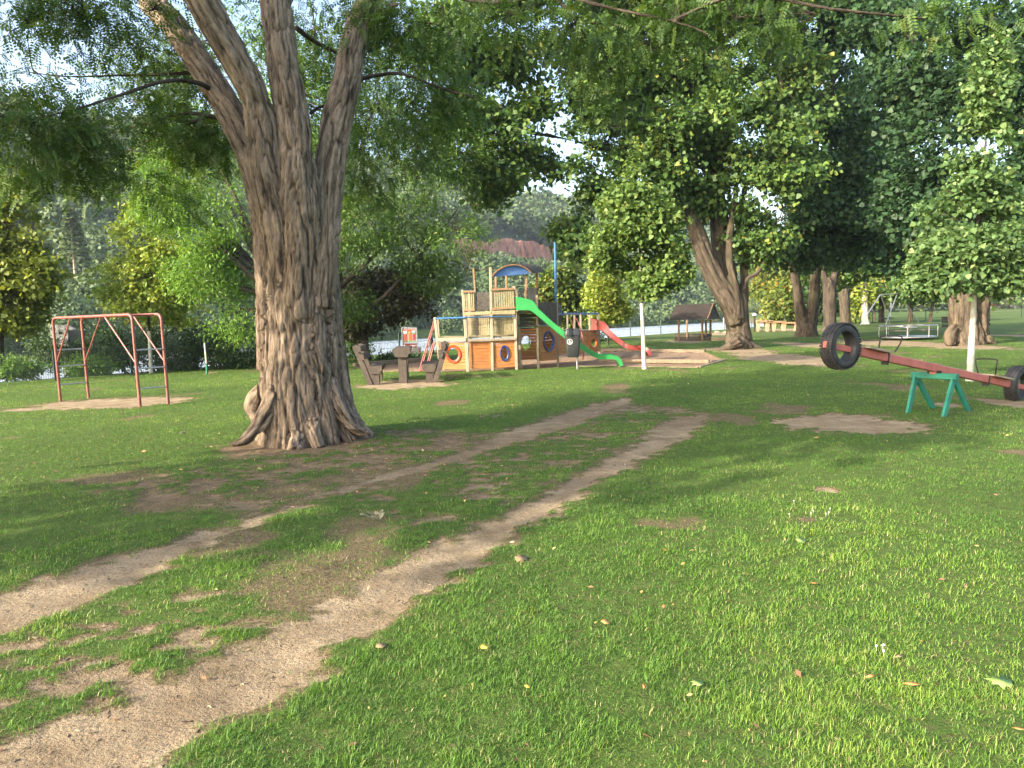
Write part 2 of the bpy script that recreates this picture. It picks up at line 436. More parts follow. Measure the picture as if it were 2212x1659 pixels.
def bare_mask(x, y):
    n1 = fb2(x * 1.7, y * 1.7, 1, 4) - .5; n2 = fb2(x * 7, y * 7, 9, 3) - .5
    nd = n1 * .5 + n2 * .34; n3_ = vn2(x * 22, y * 22, 15)
    far = np.clip(np.hypot(x, y) / 6, .8, 3.5)
    b = np.zeros(x.shape)
    for p in (pathA, pathB):
        sd = sdpoly(x, y, p) + (-.03 if p is pathA else .03)
        b = np.maximum(b, sstep(.13, -.10, sd + n1 * .12 + n2 * .34 + (n3_ - .5) * .14))
    for p, lvl, sc in semi_polys:
        sd = sdpoly(x, y, p)
        inn = sstep(.35, -.25, sd + n1 * .8)
        nn = .5 + 1.5 * (fb2(x * 2.6 + 11, y * 3.6, 21, 4) * .5 + fb2(x * 10, y * 12, 31, 3) * .5 - .5)
        b = np.maximum(b, inn * sstep(1 - lvl - .17, 1 - lvl + .10, nn))
    for cx_, cy_, rx, ry in patches:
        e = np.sqrt(((x - cx_) / rx) ** 2 + ((y - cy_) / ry) ** 2) - 1
        b = np.maximum(b, sstep(.13, -.1, e + n1 * .7 + n2 * .9 + (n3_ - .5) * .3))
    sd = sdpoly(x, y, sandpoly); b = np.maximum(b, sstep(.05, -.05, sd))
    # few thin spots in the lawn
    nn = fb2(x * .9 + 40, y * .9 + 9, 51, 4)
    b = np.maximum(b, .5 * sstep(.66, .78, nn))
    s_ = rsn(x, y); b = np.maximum(b, sstep(2, 4, s_) * .55 * (rs(x, y) < 70))
    return b
def ground_z(x, y, b=None):
    s_ = rsn(x, y)
    z = np.minimum(-2.9 * sstep(1.6, 7.5, s_) + 3.6 * sstep(70, 92, rs(x, y)), .7)
    z = z + (fb2(x * .35, y * .35, 61, 3) - .5) * .06 * (s_ < 1.5)
    if b is not None: z = z - .022 * b + (fb2(x * 5, y * 5, 71, 3) - .5) * .018
    return z
def axis(segs):
    out = []
    for a, b, n, geo in segs:
        t = np.linspace(0, 1, n, endpoint=False)
        out.append(a + (b - a) * (t ** geo))
    return np.concatenate(out + [[segs[-1][1]]])
ax_x = np.concatenate([-axis([(9, 26, 70, 1), (26, 400, 45, 2)])[::-1], axis([(-9, 12, 350, 1), (12, 40, 100, 1), (40, 900, 60, 2)])[1:]])
ax_y = axis([(-60, 0, 25, 1), (0, 2, 10, 1), (2, 13, 240, 1), (13, 30, 130, 1), (30, 90, 110, 1), (90, 1100, 60, 2)])
gx, gy = np.meshgrid(ax_x, ax_y)
bm_ = bare_mask(gx, gy)
gz = ground_z(gx, gy, bm_)
# sand surface lies a little below the lawn
sd = sdpoly(gx, gy, sandpoly); gz = gz - .05 * sstep(.1, -.25, sd)
ny_, nx_ = gx.shape
ii = np.arange(nx_ * ny_).reshape(ny_, nx_)
F = np.stack([ii[:-1, :-1], ii[:-1, 1:], ii[1:, 1:], ii[1:, :-1]], -1).reshape(-1, 4)
cxm = gx.ravel()[F].mean(1); cym = gy.ravel()[F].mean(1)
F = F[rs(cxm, cym) < 97]
me = npmesh('ground', np.stack([gx, gy, gz], -1).reshape(-1, 3), F, 4, True, {'bare': ('POINT', 'FLOAT', bm_.ravel()), 'mulch': ('POINT', 'FLOAT', np.max([sstep(.6, -.3, sdpoly(gx, gy, p_[0])) * w_ for p_, w_ in zip(semi_polys, (.35, .6, .9, .6))] + [sstep(1.5, .7, np.sqrt(((gx + 2.8) / 1.3) ** 2 + ((gy - 9.9) / 1.3) ** 2)) ], axis=0).ravel()), 'sand': ('POINT', 'FLOAT', sstep(.1, -.05, sd).ravel())})
m = N('lawn_and_soil'); co = m.pos()
n1 = m.noise(co, .55, 5); n2 = m.noise(co, 9, 6, .65); n3 = m.noise(co, 60, 4, .7); n4 = m.noise(co, 3.2, 5)
gcol = m.ramp(n2, [(.3, (.042, .075, .018)), (.55, (.066, .118, .024)), (.75, (.10, .16, .035))])
gcol = m.mix(m.ramp(m.noise(co, 16, 5, .7), [(.48, 0.0), (.66, .7)]), gcol, (.13, .105, .05))
gcol = m.mix(m.ramp(n1, [(.35, 0.0), (.7, .5)]), gcol, (.085, .13, .028))
soil = m.ramp(n4, [(.3, (.20, .15, .09)), (.55, (.33, .26, .165)), (.75, (.45, .365, .24))])
soil = m.mix(m.ramp(n3, [(.38, .55), (.5, 0.0)]), soil, (.14, .095, .06))
soil = m.mix(m.ramp(m.noise(co, 25, 6, .75), [(.56, 0.0), (.66, .5)]), soil, (.12, .085, .05))
sandc = m.ramp(n2, [(.3, (.20, .135, .085)), (.6, (.31, .22, .145)), (.8, (.40, .30, .2))])
sandc = m.mix(m.ramp(m.noise(co, 14, 6, .8), [(.5, 0.0), (.62, .6)]), sandc, (.13, .085, .05))
soil = m.mix(m.math('MULTIPLY', m.attr('mulch'), m.ramp(n2, [(.3, .9), (.7, .35)])), soil, (.115, .075, .045))
soil = m.mix(m.ramp(m.noise(co, .8, 4), [(.5, 0.0), (.75, .5)]), soil, (.15, .105, .065))
soil = m.mix(m.attr('sand'), soil, sandc)
bf = m.math('ADD', m.attr('bare'), m.math('MULTIPLY', m.math('SUBTRACT', m.math('ADD', m.math('MULTIPLY', n2, .6), m.math('MULTIPLY', n3, .4)), .5), 1.3))
thatch = m.ramp(n3, [(.35, (.09, .065, .035)), (.65, (.19, .15, .085))])
col = m.mix(m.ramp(bf, [(.12, 0.0), (.42, 1.0)]), gcol, thatch)
col = m.mix(m.ramp(bf, [(.50, 0.0), (.80, 1.0)]), col, soil)
m.col(col); m.rough(.95); m.b.inputs['Specular IOR Level'].default_value = .1
m.bump(m.math('ADD', m.math('MULTIPLY', n3, .4), m.math('ADD', m.math('MULTIPLY', m.noise(co, 200, 3), .12), n2)), 1.0, .05)
tag(link('ground', me, m.m), None, None, None, 'structure')

# river
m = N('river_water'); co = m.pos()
m.col((.38, .44, .50)); m.rough(.18); m.b.inputs['IOR'].default_value = 1.33  # pale base colour stands in for sky glare on the water
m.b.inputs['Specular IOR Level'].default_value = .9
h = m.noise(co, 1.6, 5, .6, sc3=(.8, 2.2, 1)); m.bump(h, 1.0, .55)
wp = [inv(2, -80), inv(2, 1500), inv(96, 1500), inv(96, -80)]
V = [(x, y, -2.0) for x, y in wp]
wn = 40
tg = np.linspace(-80, 1500, wn); 
V = []; 
for t in tg:
    for s_ in (2, 30, 60, 95):
        x, y = inv(s_, t); V.append((x, y, -2.0))
F = [(i * 4 + j, i * 4 + j + 1, (i + 1) * 4 + j + 1, (i + 1) * 4 + j) for i in range(wn - 1) for j in range(3)]
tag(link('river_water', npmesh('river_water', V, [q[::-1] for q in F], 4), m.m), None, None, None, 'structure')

# hillside across the river
pc = P(1120, 556, 300); QS = float(rs(pc[0], pc[1]))
def hill_z(s_, t):
    crest = np.interp(t, [-60, 60, 160, 260, 420, 800, 1400], [50, 58, 60, 58, 60, 50, 45])
    crest = crest * (1 + .22 * (fb2(t * .012, s_ * .004, 81, 3) - .5))
    top = 250 + 40 * (fb2(t * .01, t * 0, 85, 2) - .5)
    g = np.clip((s_ - 92) / (top - 92), 0, 1.6)
    z = .7 + crest * np.where(g < 1, np.sin(np.clip(g, 0, 1) * math.pi / 2) ** 1.6, 1 + .12 * (g - 1))
    z = z + (fb2(t * .05, s_ * .05, 91, 4) - .5) * 7 * sstep(95, 130, s_)
    hx, hy = inv(s_, t); q = sstep(30, 20, np.abs(hx - 3)) * (s_ < QS) * (hy < 330)
    return z * (1 - q) + np.minimum(z, 9.0) * q
hs = np.concatenate([np.linspace(88, 280, 60), np.linspace(290, 700, 16)]); ht = np.linspace(-140, 1500, 220)
hS, hT = np.meshgrid(hs, ht)
X, Y = inv(hS, hT); Z = hill_z(hS, hT)
ny_, nx_ = X.shape; ii = np.arange(nx_ * ny_).reshape(ny_, nx_)
F = np.stack([ii[:-1, :-1], ii[:-1, 1:], ii[1:, 1:], ii[1:, :-1]], -1).reshape(-1, 4)[:, ::-1]
m = N('forest_floor'); co = m.pos()
m.col(m.ramp(m.noise(co, .12, 5), [(.35, (.02, .04, .016)), (.6, (.04, .07, .022)), (.8, (.07, .09, .03))])); m.rough(1.0)
tag(link('hillside', npmesh('hillside', np.stack([X, Y, Z], -1).reshape(-1, 3), F, 4, True), m.m), None, None, None, 'structure')
# hills far down the valley and on the right bank
m2 = N('far_hills_green'); m2.col(m2.ramp(m2.noise(m2.pos(), .03, 6), [(.35, (.03, .055, .025)), (.65, (.06, .085, .035))])); m2.rough(1.0)
a = np.linspace(R(-35), R(100), 160); V = []
for k, t in enumerate(a):
    for rr, hh in ((1150, -4), (1300, 60), (1600, 105), (2100, 90)):
        n = float(fb2(np.array([t * 9.0]), np.array([rr * .002]), 95, 4)[0])
        hmul = float(np.interp(math.degrees(t), [-35, 0, 30, 60, 100], [1, 1.0, .75, .35, .3]))
        V.append((math.sin(t) * rr, math.cos(t) * rr, (hh * hmul * (.6 + .8 * n)) if hh > 0 else -4))
F = [(i * 4 + j, i * 4 + j + 1, (i + 1) * 4 + j + 1, (i + 1) * 4 + j) for i in range(159) for j in range(3)]
tag(link('far_hills', npmesh('far_hills', V, [q[::-1] for q in F], 4, True), m2.m), None, None, None, 'structure')

# red sandstone quarry face in the hill
pc = P(1120, 556, 300)
sC = rs(pc[0], pc[1]); tC = rt(pc[0], pc[1])
V = []; nT, nZ = 90, 14
for i in range(nT):
    for j in range(nZ):
        t = tC - 34 + 68 * i / (nT - 1); zz = 19 + 10.5 * j / (nZ - 1)
        top = float(hill_z(np.array(QS + 3.0), np.array(t))) - 4.0 + .5 * math.sin(i * .23)
        zz = 7 + (top + 3.5 - 7) * j / (nZ - 1)
        s_ = sC + 3 * j / nZ + 2.2 * float(vn3(t * .5, j * .12, 3.3)) + 1.4 * float(vn3(t * 1.7, j * .3, 7.7))
        x, y = inv(s_ - 4, t); V.append((x, y, zz))
F = [(i * nZ + j, (i + 1) * nZ + j, (i + 1) * nZ + j + 1, i * nZ + j + 1) for i in range(nT - 1) for j in range(nZ - 1)]
m = N('red_sandstone'); co = m.pos()
c = m.ramp(m.noise(co, .55, 6, .7, sc3=(1, 1, .35)), [(.35, (.22, .075, .045)), (.5, (.46, .19, .115)), (.7, (.60, .32, .21))]); m.col(c); m.rough(.95)
m.bump(m.noise(co, 1.2, 5), 1, .8)
cl = link('quarry_cliff', npmesh('quarry_cliff', V, F, 4), m.m)
sol = cl.modifiers.new('s', 'SOLIDIFY'); sol.thickness = 4
tag(cl, 'bare red sandstone quarry face in the wooded hillside across the river', 'cliff')

# ================================================================ foliage generators
def rhomb(l=1.0, w=.5, fold=.06):
    return np.array([[0, 0, 0], [l * .5, w / 2, fold], [l, 0, 0], [l * .5, -w / 2, fold]]), [4]
def six(l=1.0, w=.9):
    # broad toothed leaf: two quads about the midrib
    return np.array([[0, 0, 0], [.18 * l, -.5 * w, .05], [.62 * l, -.36 * w, .03], [l, 0, -.04], [.62 * l, .36 * w, .03], [.18 * l, .5 * w, .05]]), [6]
def lobed():
    p = [(0, 0), (.05, -.28), (.22, -.22), (.30, -.52), (.48, -.22), (.72, -.30), (.70, -.10), (1, 0), (.70, .10), (.72, .30), (.48, .22), (.30, .52), (.22, .22), (.05, .28)]
    return np.array([[x, y, -.12 * x * x] for x, y in p]), [14]
def pinnate(np_=6, lw=.115, ll=.215):
    V = []
    for i in range(np_):
        x = .16 + .8 * i / np_
        for sgn in (-1, 1):
            dx, dy = math.cos(1.15), math.sin(1.15) * sgn
            b = np.array([x, 0, -.3 * x * x]); d = np.array([dx, dy, -.25]) * ll; pr = np.array([-dy, dx, 0]) * lw * .5
            V += [b, b + d * .5 + pr, b + d, b + d * .5 - pr]
    b = np.array([.96, 0, -.28]); d = np.array([ll, 0, -.1]); pr = np.array([0, 1, 0]) * lw * .5
    V += [b, b + d * .5 + pr, b + d, b + d * .5 - pr]
    V += [np.array([0, -.006, 0]), np.array([.5, -.006, -.08]), np.array([.96, 0, -.285]), np.array([.5, .006, -.08])]
    return np.array(V), [4] * (len(V) // 4)
TPL = {'rhomb': rhomb(), 'narrow': rhomb(1, .32), 'broad': six(), 'lobed': lobed(), 'pinnate': pinnate()}
def leaf_mesh(name, pos, size, dirv, nrm, tpl, rnd, extra=None):
    T, sizes = TPL[tpl]; n = len(pos); k = len(T)
    dirv = dirv / np.linalg.norm(dirv, axis=1, keepdims=True)
    side = np.cross(nrm, dirv); side /= (np.linalg.norm(side, axis=1, keepdims=True) + 1e-9)
    nn = np.cross(dirv, side)
    V = (pos[:, None, :] + size[:, None, None] * (T[None, :, 0:1] * dirv[:, None] + T[None, :, 1:2] * side[:, None] + T[None, :, 2:3] * nn[:, None])).reshape(-1, 3)
    F = (np.arange(k)[None] + np.arange(n)[:, None] * k).ravel()
    nf = len(sizes); sz = np.tile(np.array(sizes), n); rn = np.repeat(rnd, nf)
    if extra is None: return npmesh(name, V, F, sz, False, {'rnd': ('FACE', 'FLOAT', rn)})
    tv, tf = extra; nv = len(V)
    V2 = np.concatenate([V, tv]); F2 = np.concatenate([F, tf.ravel() + nv]); sz2 = np.concatenate([sz, np.full(len(tf), 4)])
    me = npmesh(name, V2, F2, sz2, False, {'rnd': ('FACE', 'FLOAT', np.concatenate([rn, np.zeros(len(tf))])), 'bco': ('POINT', 'FLOAT_VECTOR', V2), 'cav': ('POINT', 'FLOAT', np.ones(len(V2)))})
    me.polygons.foreach_set('material_index', np.concatenate([np.zeros(len(sz), np.int32), np.ones(len(tf), np.int32)]))
    return me
def clusters(blobs, ncl, r, gap=.0, gapf=.5, shell=.35):
    B = np.array(blobs, float); wgt = (B[:, 3] * B[:, 4] * B[:, 5]) ** (2 / 3); wgt /= wgt.sum()
    k = r.choice(len(B), int(ncl / (1.0 - gap)), p=wgt); b = B[k]
    d = r.normal(size=(len(k), 3)); d /= np.linalg.norm(d, axis=1, keepdims=True)
    rad = (shell + (1 - shell) * r.random(len(k))) ** .6
    f = 1.6 / b[:, 3].clip(.5, 9)
    rad *= .55 + .95 * vn3(b[:, 0] + d[:, 0] * 2.2, b[:, 1] + d[:, 1] * 2.2, b[:, 2] + d[:, 2] * 2.2)
    c = b[:, :3] + d * rad[:, None] * b[:, 3:6]
    if gap > 0:
        nv = vn3(c[:, 0] * gapf, c[:, 1] * gapf, c[:, 2] * gapf * 1.6) * .6 + vn3(c[:, 0] * gapf * 2.3 + 7, c[:, 1] * gapf * 2.3, c[:, 2] * gapf * 3.2) * .4
        keep = nv > np.quantile(nv, gap)
        c = c[keep]; d = d[keep]
    return c, d
def crown(parent, blobs, leafm, ncl, nlv, csize, lsize, tpl='rhomb', seed=1, droop=.3, gap=.5, gapf=.5, up=.7, name='crown', flat=.55, shell=.35, twigs=None, twigm=None):
    r = np.random.default_rng(seed)
    c, d = clusters(blobs, ncl, r, gap, gapf, shell)
    n = len(c)
    crnd = r.random(n)
    k = np.repeat(np.arange(n), nlv)
    off = r.normal(size=(len(k), 3)) * csize * np.array([.5, .5, .5 * flat])
    pos = c[k] + off
    out = d[k]
    nrm = np.array([0, 0, up]) + r.normal(size=(len(k), 3)) * .55 + out * .35
    dr = r.normal(size=(len(k), 3)) * .8 + out * .7; dr[:, 2] -= droop
    rnd = np.clip(crnd[k] * .4 + r.random(len(k)) * .6, 0, 1)
    size = lsize * (.42 + 1.0 * r.random(len(k)))
    o = org(parent); extra = None
    if twigs:
        B = np.array(blobs, float); mb = MB()
        for i in r.choice(n, min(twigs, n), replace=False):
            j = np.argmin(((B[:, :3] - c[i]) ** 2).sum(1)); a = B[j, :3]; e = c[i]
            mid = (a + e) / 2 + r.normal(size=3) * .12 * np.linalg.norm(e - a); mid[2] += .06 * np.linalg.norm(e - a)
            rr = max(.005, .012 * np.linalg.norm(e - a))
            mb.tube([a, mid, e], [rr * 1.6, rr, rr * .35], 4, False)
        extra = (np.array(mb.v) - o, np.array(mb.f))
    me = leaf_mesh(name, pos - o, size, dr, nrm, tpl, rnd, extra)
    ob = link(name, me, leafm, parent)
    if twigs: me.materials.append(twigm)
    return ob
def pxblobs(lst, asp=1.0):
    out = []
    for q in lst:
        u, v, d, ru, rv = q[:5]; p = P(u, v, d); k = d / FPX
        out.append((p[0], p[1], p[2], ru * k, ru * k * asp, rv * k))
    return out
def rtub(pts, r0=None):
    return pts
def smoothpath(pts, rad, n=5):
    """Catmull-Rom"""
    pts = [np.array(p, float) for p in pts]; P_ = [2 * pts[0] - pts[1]] + pts + [2 * pts[-1] - pts[-2]]
    Rr = [rad[0]] + list(rad) + [rad[-1]]; op = []; orr = []
    for i in range(1, len(P_) - 2):
        for j in range(n):
            t = j / n
            a, b, c, d = P_[i - 1], P_[i], P_[i + 1], P_[i + 2]
            op.append(.5 * ((2 * b) + (-a + c) * t + (2 * a - 5 * b + 4 * c - d) * t * t + (-a + 3 * b - 3 * c + d) * t ** 3))
            orr.append(Rr[i] * (1 - t) + Rr[i + 1] * t)
    op.append(pts[-1]); orr.append(rad[-1]); return op, orr
def woody(name, tubes, mat, parent, voxel=.04, amp=.02, freq=10, fine=.0, sm=3, wide=0.0):
    mb = MB(); samples = []
    for ti, (pts, rad) in enumerate(tubes):
        p, r_ = smoothpath(pts, rad); mb.tube(p, r_, 12)
        s_ = 0; pu = None
        for i, q in enumerate(p):
            dd = p[min(i + 1, len(p) - 1)] - p[max(i - 1, 0)]; dd = dd / np.linalg.norm(dd)
            if i: s_ += np.linalg.norm(q - p[i - 1])
            if pu is None: pu = np.array([1.0, 0, 0])
            pu = pu - dd * (pu @ dd); pu /= np.linalg.norm(pu)
            samples.append(np.concatenate([q, [r_[i], s_ + ti * 3.1], pu, np.cross(dd, pu), dd]))
    o = org(parent)
    me = bpy.data.meshes.new('tmp'); me.from_pydata(mb.v, [], mb.f); ob = bpy.data.objects.new('tmp', me); S.collection.objects.link(ob)
    rm = ob.modifiers.new('r', 'REMESH'); rm.mode = 'VOXEL'; rm.voxel_size = voxel; rm.adaptivity = 0
    s2 = ob.modifiers.new('s', 'SMOOTH'); s2.iterations = sm; s2.factor = .5
    dg = bpy.context.evaluated_depsgraph_get(); me2 = bpy.data.meshes.new_from_object(ob.evaluated_get(dg))
    bpy.data.objects.remove(ob); me2.materials.clear()
    nv = len(me2.vertices); V = np.zeros(nv * 3, np.float32); me2.vertices.foreach_get('co', V); V = V.reshape(-1, 3).astype(float)
    Nn = np.zeros(nv * 3, np.float32); me2.vertex_normals.foreach_get('vector', Nn); Nn = Nn.reshape(-1, 3)
    Sm = np.array(samples); bco = np.zeros((nv, 3)); 
    for a in range(0, nv, 20000):
        v = V[a:a + 20000]; D = ((v[:, None, :] - Sm[None, :, :3]) ** 2).sum(2) / (Sm[None, :, 3] ** 2)
        k = D.argmin(1); q = v - Sm[k, :3]
        bco[a:a + 20000, 0] = (q * Sm[k, 5:8]).sum(1) + k * 0; bco[a:a + 20000, 1] = (q * Sm[k, 8:11]).sum(1)
        bco[a:a + 20000, 2] = Sm[k, 4] + (q * Sm[k, 11:14]).sum(1)
    x, y, z = bco.T
    wob = (vn3(x * 3, y * 3, z * 1.2) - .5) * .25
    n = vn3((x + wob) * freq, (y + wob) * freq, z * freq * .14); n2 = vn3((x + wob) * freq * 2.1 + 9, (y - wob) * freq * 2.1, z * freq * .35)
    ridge = np.abs(2 * n - 1); rid2 = np.abs(2 * n2 - 1)
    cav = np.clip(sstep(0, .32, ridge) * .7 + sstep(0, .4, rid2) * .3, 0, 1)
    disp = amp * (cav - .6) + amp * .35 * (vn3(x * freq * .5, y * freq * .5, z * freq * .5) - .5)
    if wide: disp = disp + wide * (np.abs(2 * vn3(x * 3.3, y * 3.3, z * .45) - 1) - .45) + wide * .5 * (vn3(x * 6, y * 6, z * 1.5) - .5)
    V = V + Nn * disp[:, None] - o
    me2.vertices.foreach_set('co', V.astype(np.float32).ravel()); me2.update()
    me2.polygons.foreach_set('use_smooth', np.ones(len(me2.polygons), bool))
    a = me2.attributes.new('bco', 'FLOAT_VECTOR', 'POINT'); a.data.foreach_set('vector', bco.astype(np.float32).ravel())
    a = me2.attributes.new('cav', 'FLOAT', 'POINT'); a.data.foreach_set('value', cav.astype(np.float32))
    me2.name = name
    return link(name, me2, mat, parent)
def pxt(lst, d0):
    """[(u,v,rpx[,d])] -> points and radii"""
    pts = []; rad = []
    for q in lst:
        d = q[3] if len(q) > 3 else d0
        pts.append(P(q[0], q[1], d)); rad.append(q[2] * d / FPX)
    return pts, rad
# ================================================================ trees
def tree_root(name, label, cat, base, group=None):
    return thing(name, label, cat, (base[0], base[1], float(ground_z(np.array([base[0]]), np.array([base[1]]))[0])), group)
# ---- the big locust in front
hb = G(655, 950)
hero = tree_root('locust_tree', 'huge old tree with deeply furrowed twisting bark and four rising limbs beside the dirt track', 'tree', hb)
D = 10.0
def HP(lst, dd=0): return pxt([(q[0], q[1], q[2], D + dd + (q[3] if len(q) > 3 else 0)) for q in lst], D)
tubes = []
tubes.append(HP([(335, -160, 22.7, 2.0), (320, -20, 26.0, 1.2), (380, 60, 26.9, .8), (440, 150, 28.6, .5), (495, 240, 30.2, .25), (535, 320, 31.1, .1), (565, 410, 31.9), (588, 520, 39.1), (600, 640, 41.9), (600, 800, 46.5)]))
tubes.append(HP([(330, -180, 25.2, -.6), (425, -20, 33.6, -.5), (475, 70, 32.8, -.4), (515, 140, 31.9, -.35), (552, 215, 28.6, -.3), (568, 300, 33.6, -.25), (585, 400, 37.0, -.2), (610, 520, 44.6, -.1), (612, 650, 46.5)]))
tubes.append(HP([(580, -170, 27.7, .3), (594, -20, 33.6, .1), (602, 60, 32.8, 0), (614, 150, 32.8, -.1), (630, 235, 32.8, -.15), (641, 320, 33.6, -.18), (646, 420, 40.9, -.2), (650, 540, 48.4, -.1), (650, 680, 55.8)]))
tubes.append(HP([(870, -80, 20.2, 1.3), (800, 0, 23.5, 1.0), (765, 90, 26.9, .7), (750, 170, 29.4, .5), (728, 260, 31.9, .35), (712, 350, 31.9, .2), (700, 440, 35.3, .1), (690, 540, 39.1), (680, 660, 41.9)]))
tubes.append(HP([(638, 440, 52, .2), (638, 520, 70, .15), (638, 620, 74, .15), (640, 720, 76, .1), (644, 820, 82, .1), (650, 900, 86, .1), (652, 960, 92, .1)]))
for k in range(13):      # bundled, slightly twisting flutes that flare into roots
    a = 2 * math.pi * k / 13 + .2
    rr = [.34, .36, .37, .385, .40, .47 + .03 * math.sin(k * 2.3), .62 + .12 * math.sin(k * 1.7)]
    zz = [3.2, 2.5, 1.8, 1.1, .65, .25, -.04]
    pts = []; rad = []
    for i, (r_, z_) in enumerate(zip(rr, zz)):
        an = a + .16 * (3.2 - z_) + .10 * math.sin(z_ * 2 + k)
        cxm_ = P(638 + 14 * (3.2 - z_) / 3.2, 700, D)[0]
        pts.append(np.array([cxm_ + math.cos(an) * r_ * 1.04, hb[1] + .05 + math.sin(an) * r_, z_])); rad.append([.10, .13, .14, .14, .14, .135, .09][i] * (1 + .16 * math.sin(k * 3.1 + i * .5)))
    tubes.append((pts, rad))
# surface root and burl
tubes.append(HP([(600, 840, 22, -.25), (568, 905, 17, -.38), (536, 945, 10, -.5), (500, 962, 5, -.55)]))
tubes.append(HP([(712, 830, 22, .0), (738, 890, 17, -.1), (765, 925, 10, -.1), (800, 938, 5, -.05)]))
tubes.append(HP([(568, 840, 12), (552, 862, 19), (549, 880, 19), (560, 905, 12)]))
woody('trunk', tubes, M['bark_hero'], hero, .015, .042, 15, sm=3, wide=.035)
# main boughs
bo = [HP([(470, 205, 6.48, .3), (430, 180, 5.04, 0), (360, 175, 4.32, -.5), (260, 205, 3.60, -1), (150, 240, 2.52, -1.6), (40, 262, 1.44, -2)]),
      HP([(505, 265, 6.48, .3), (450, 250, 5.04, .2), (400, 245, 3.60, .2), (330, 262, 2.88, .3), (230, 290, 2.16, .5), (120, 310, 1.44, .5)]),
      HP([(440, 255, 3.60, .2), (350, 290, 2.88, .6), (270, 330, 2.16, 1), (200, 350, 1.44, 1)]),
      HP([(470, 150, 5.04, .8), (370, 160, 3.60, .6), (250, 163, 2.88, .5), (140, 165, 2.16, .2), (20, 150, 1.44, 0)]),
      HP([(745, 185, 5.76, .5), (800, 165, 4.32, .7), (870, 160, 3.60, .8), (950, 190, 2.88, 1), (1040, 215, 1.44, 1)]),
      HP([(640, 60, 5.76, .5), (680, 90, 4.32, 1), (740, 120, 3.60, 1.5)]),
      HP([(880, -30, 8.64, 1), (980, -10, 6.48, .5), (1060, 5, 5.04, .2), (1200, -8, 4.32, -.4), (1330, 20, 3.60, -.9), (1450, 45, 2.88, -1.2), (1530, 75, 2.16, -1.4), (1560, 120, 1.44, -1.4)]),
      HP([(1200, -8, 3.60, -.4), (1255, 60, 3.24, -.5), (1275, 110, 2.52, -.4), (1300, 180, 1.80, -.4), (1320, 250, 1.08, -.2)]),
      HP([(1255, 45, 2.88, -.5), (1200, 65, 2.16, -.4), (1150, 75, 1.44, -.3)]), HP([(1275, 50, 2.52, -.5), (1340, 58, 2.16, -.4), (1410, 100, 1.80, -.2), (1450, 140, 1.44, 0), (1540, 145, 1.08, 0)]),
      HP([(1450, 45, 3.60, -1.2), (1600, -10, 4.32, -1.4), (1800, 20, 3.60, -1.6), (2000, 40, 2.88, -1.5)]),
      HP([(670, 245, 4.32, .4), (690, 232, 3.60, .6), (740, 215, 2.16, 1)]),
      HP([(352, 262, 1.80, .2), (350, 320, 1.58, .2), (340, 368, 1.30, .2), (365, 400, 0.86, .2)]), HP([(425, 270, 1.80, .2), (425, 330, 1.44, .2), (430, 390, 0.94, .2)]),
      HP([(955, 10, 2.16, 0), (960, 50, 1.80, 0), (985, 100, 1.44, 0), (1000, 150, 0.86, 0)])]
woody('boughs', bo, M['bark_dark'], hero, .016, .004, 20, sm=1)
HB = [(60, 50, 9.0, 120, 85), (190, 40, 9.4, 90, 70), (70, 150, 8.8, 120, 45), (240, 130, 9.4, 70, 40), (330, 20, 10, 60, 50), (300, 105, 10.5, 60, 50)]
crown(hero, pxblobs(HB), L['locust'], 640, 2, .34, .20, 'pinnate', 11, .55, .62, .8, name='crown', flat=.9, twigs=120, twigm=M['bark_dark'])
HB = [(60, 270, 8.6, 125, 55), (190, 290, 9.2, 120, 55), (320, 290, 10, 100, 60), (430, 300, 10.6, 70, 70), (120, 350, 9.2, 110, 45), (250, 380, 10, 90, 45), (30, 360, 9, 60, 40), (350, 400, 10.5, 80, 45), (470, 400, 11.5, 60, 60), (300, 220, 11.5, 90, 50), (400, 150, 12, 70, 60)]
crown(hero, pxblobs(HB), L['locust'], 1700, 2, .34, .20, 'pinnate', 12, .55, .5, 1.2, flat=.8, twigs=120, twigm=M['bark_dark'])
HB = [(560, 50, 12.5, 60, 80), (680, 60, 12, 70, 90), (500, 170, 13.5, 50, 70), (700, 180, 13, 60, 60), (800, 110, 11.5, 95, 90), (890, 220, 11.5, 100, 70), (810, 300, 12.5, 60, 70), (990, 200, 12, 70, 55), (930, 50, 11, 110, 45), (860, 10, 10.5, 130, 40), (790, 400, 13, 50, 40), (900, 320, 12.5, 80, 45)]
crown(hero, pxblobs(HB), L['locust'], 1900, 2, .36, .20, 'pinnate', 13, .5, .5, 1.1, flat=.8, twigs=120, twigm=M['bark_dark'])
HB = [(1110, 30, 9.4, 90, 40), (1230, 60, 9.4, 60, 60), (1320, 150, 9.6, 50, 80), (1400, 110, 9.4, 70, 55), (1350, 270, 9.8, 40, 55), (1430, 330, 9.8, 35, 35), (1470, 40, 9, 100, 45), (1590, 40, 8.8, 90, 50), (1520, 150, 9.6, 60, 40), (1760, 30, 8.6, 120, 45), (1950, 40, 8.6, 130, 60), (2130, 40, 8.6, 90, 50)]
crown(hero, pxblobs(HB), L['locust'], 900, 2, .34, .19, 'pinnate', 14, .6, .55, 1.3, flat=.9, twigs=110, twigm=M['bark_dark'])
# foliage higher up, over the frame, casting the shade of the tree
hi = [(-4, 11, 9.5, 3.5, 3.5, 1.8), (-1, 12, 10.5, 3.5, 3.5, 2), (1.5, 10.5, 9.5, 3, 3, 1.6), (-6.5, 9, 8.2, 3, 3, 1.5), (-2, 8, 9.5, 3.2, 3, 1.6)]
crown(hero, hi, L['locust'], 900, 2, .6, .30, 'pinnate', 15, .4, .4, .6)

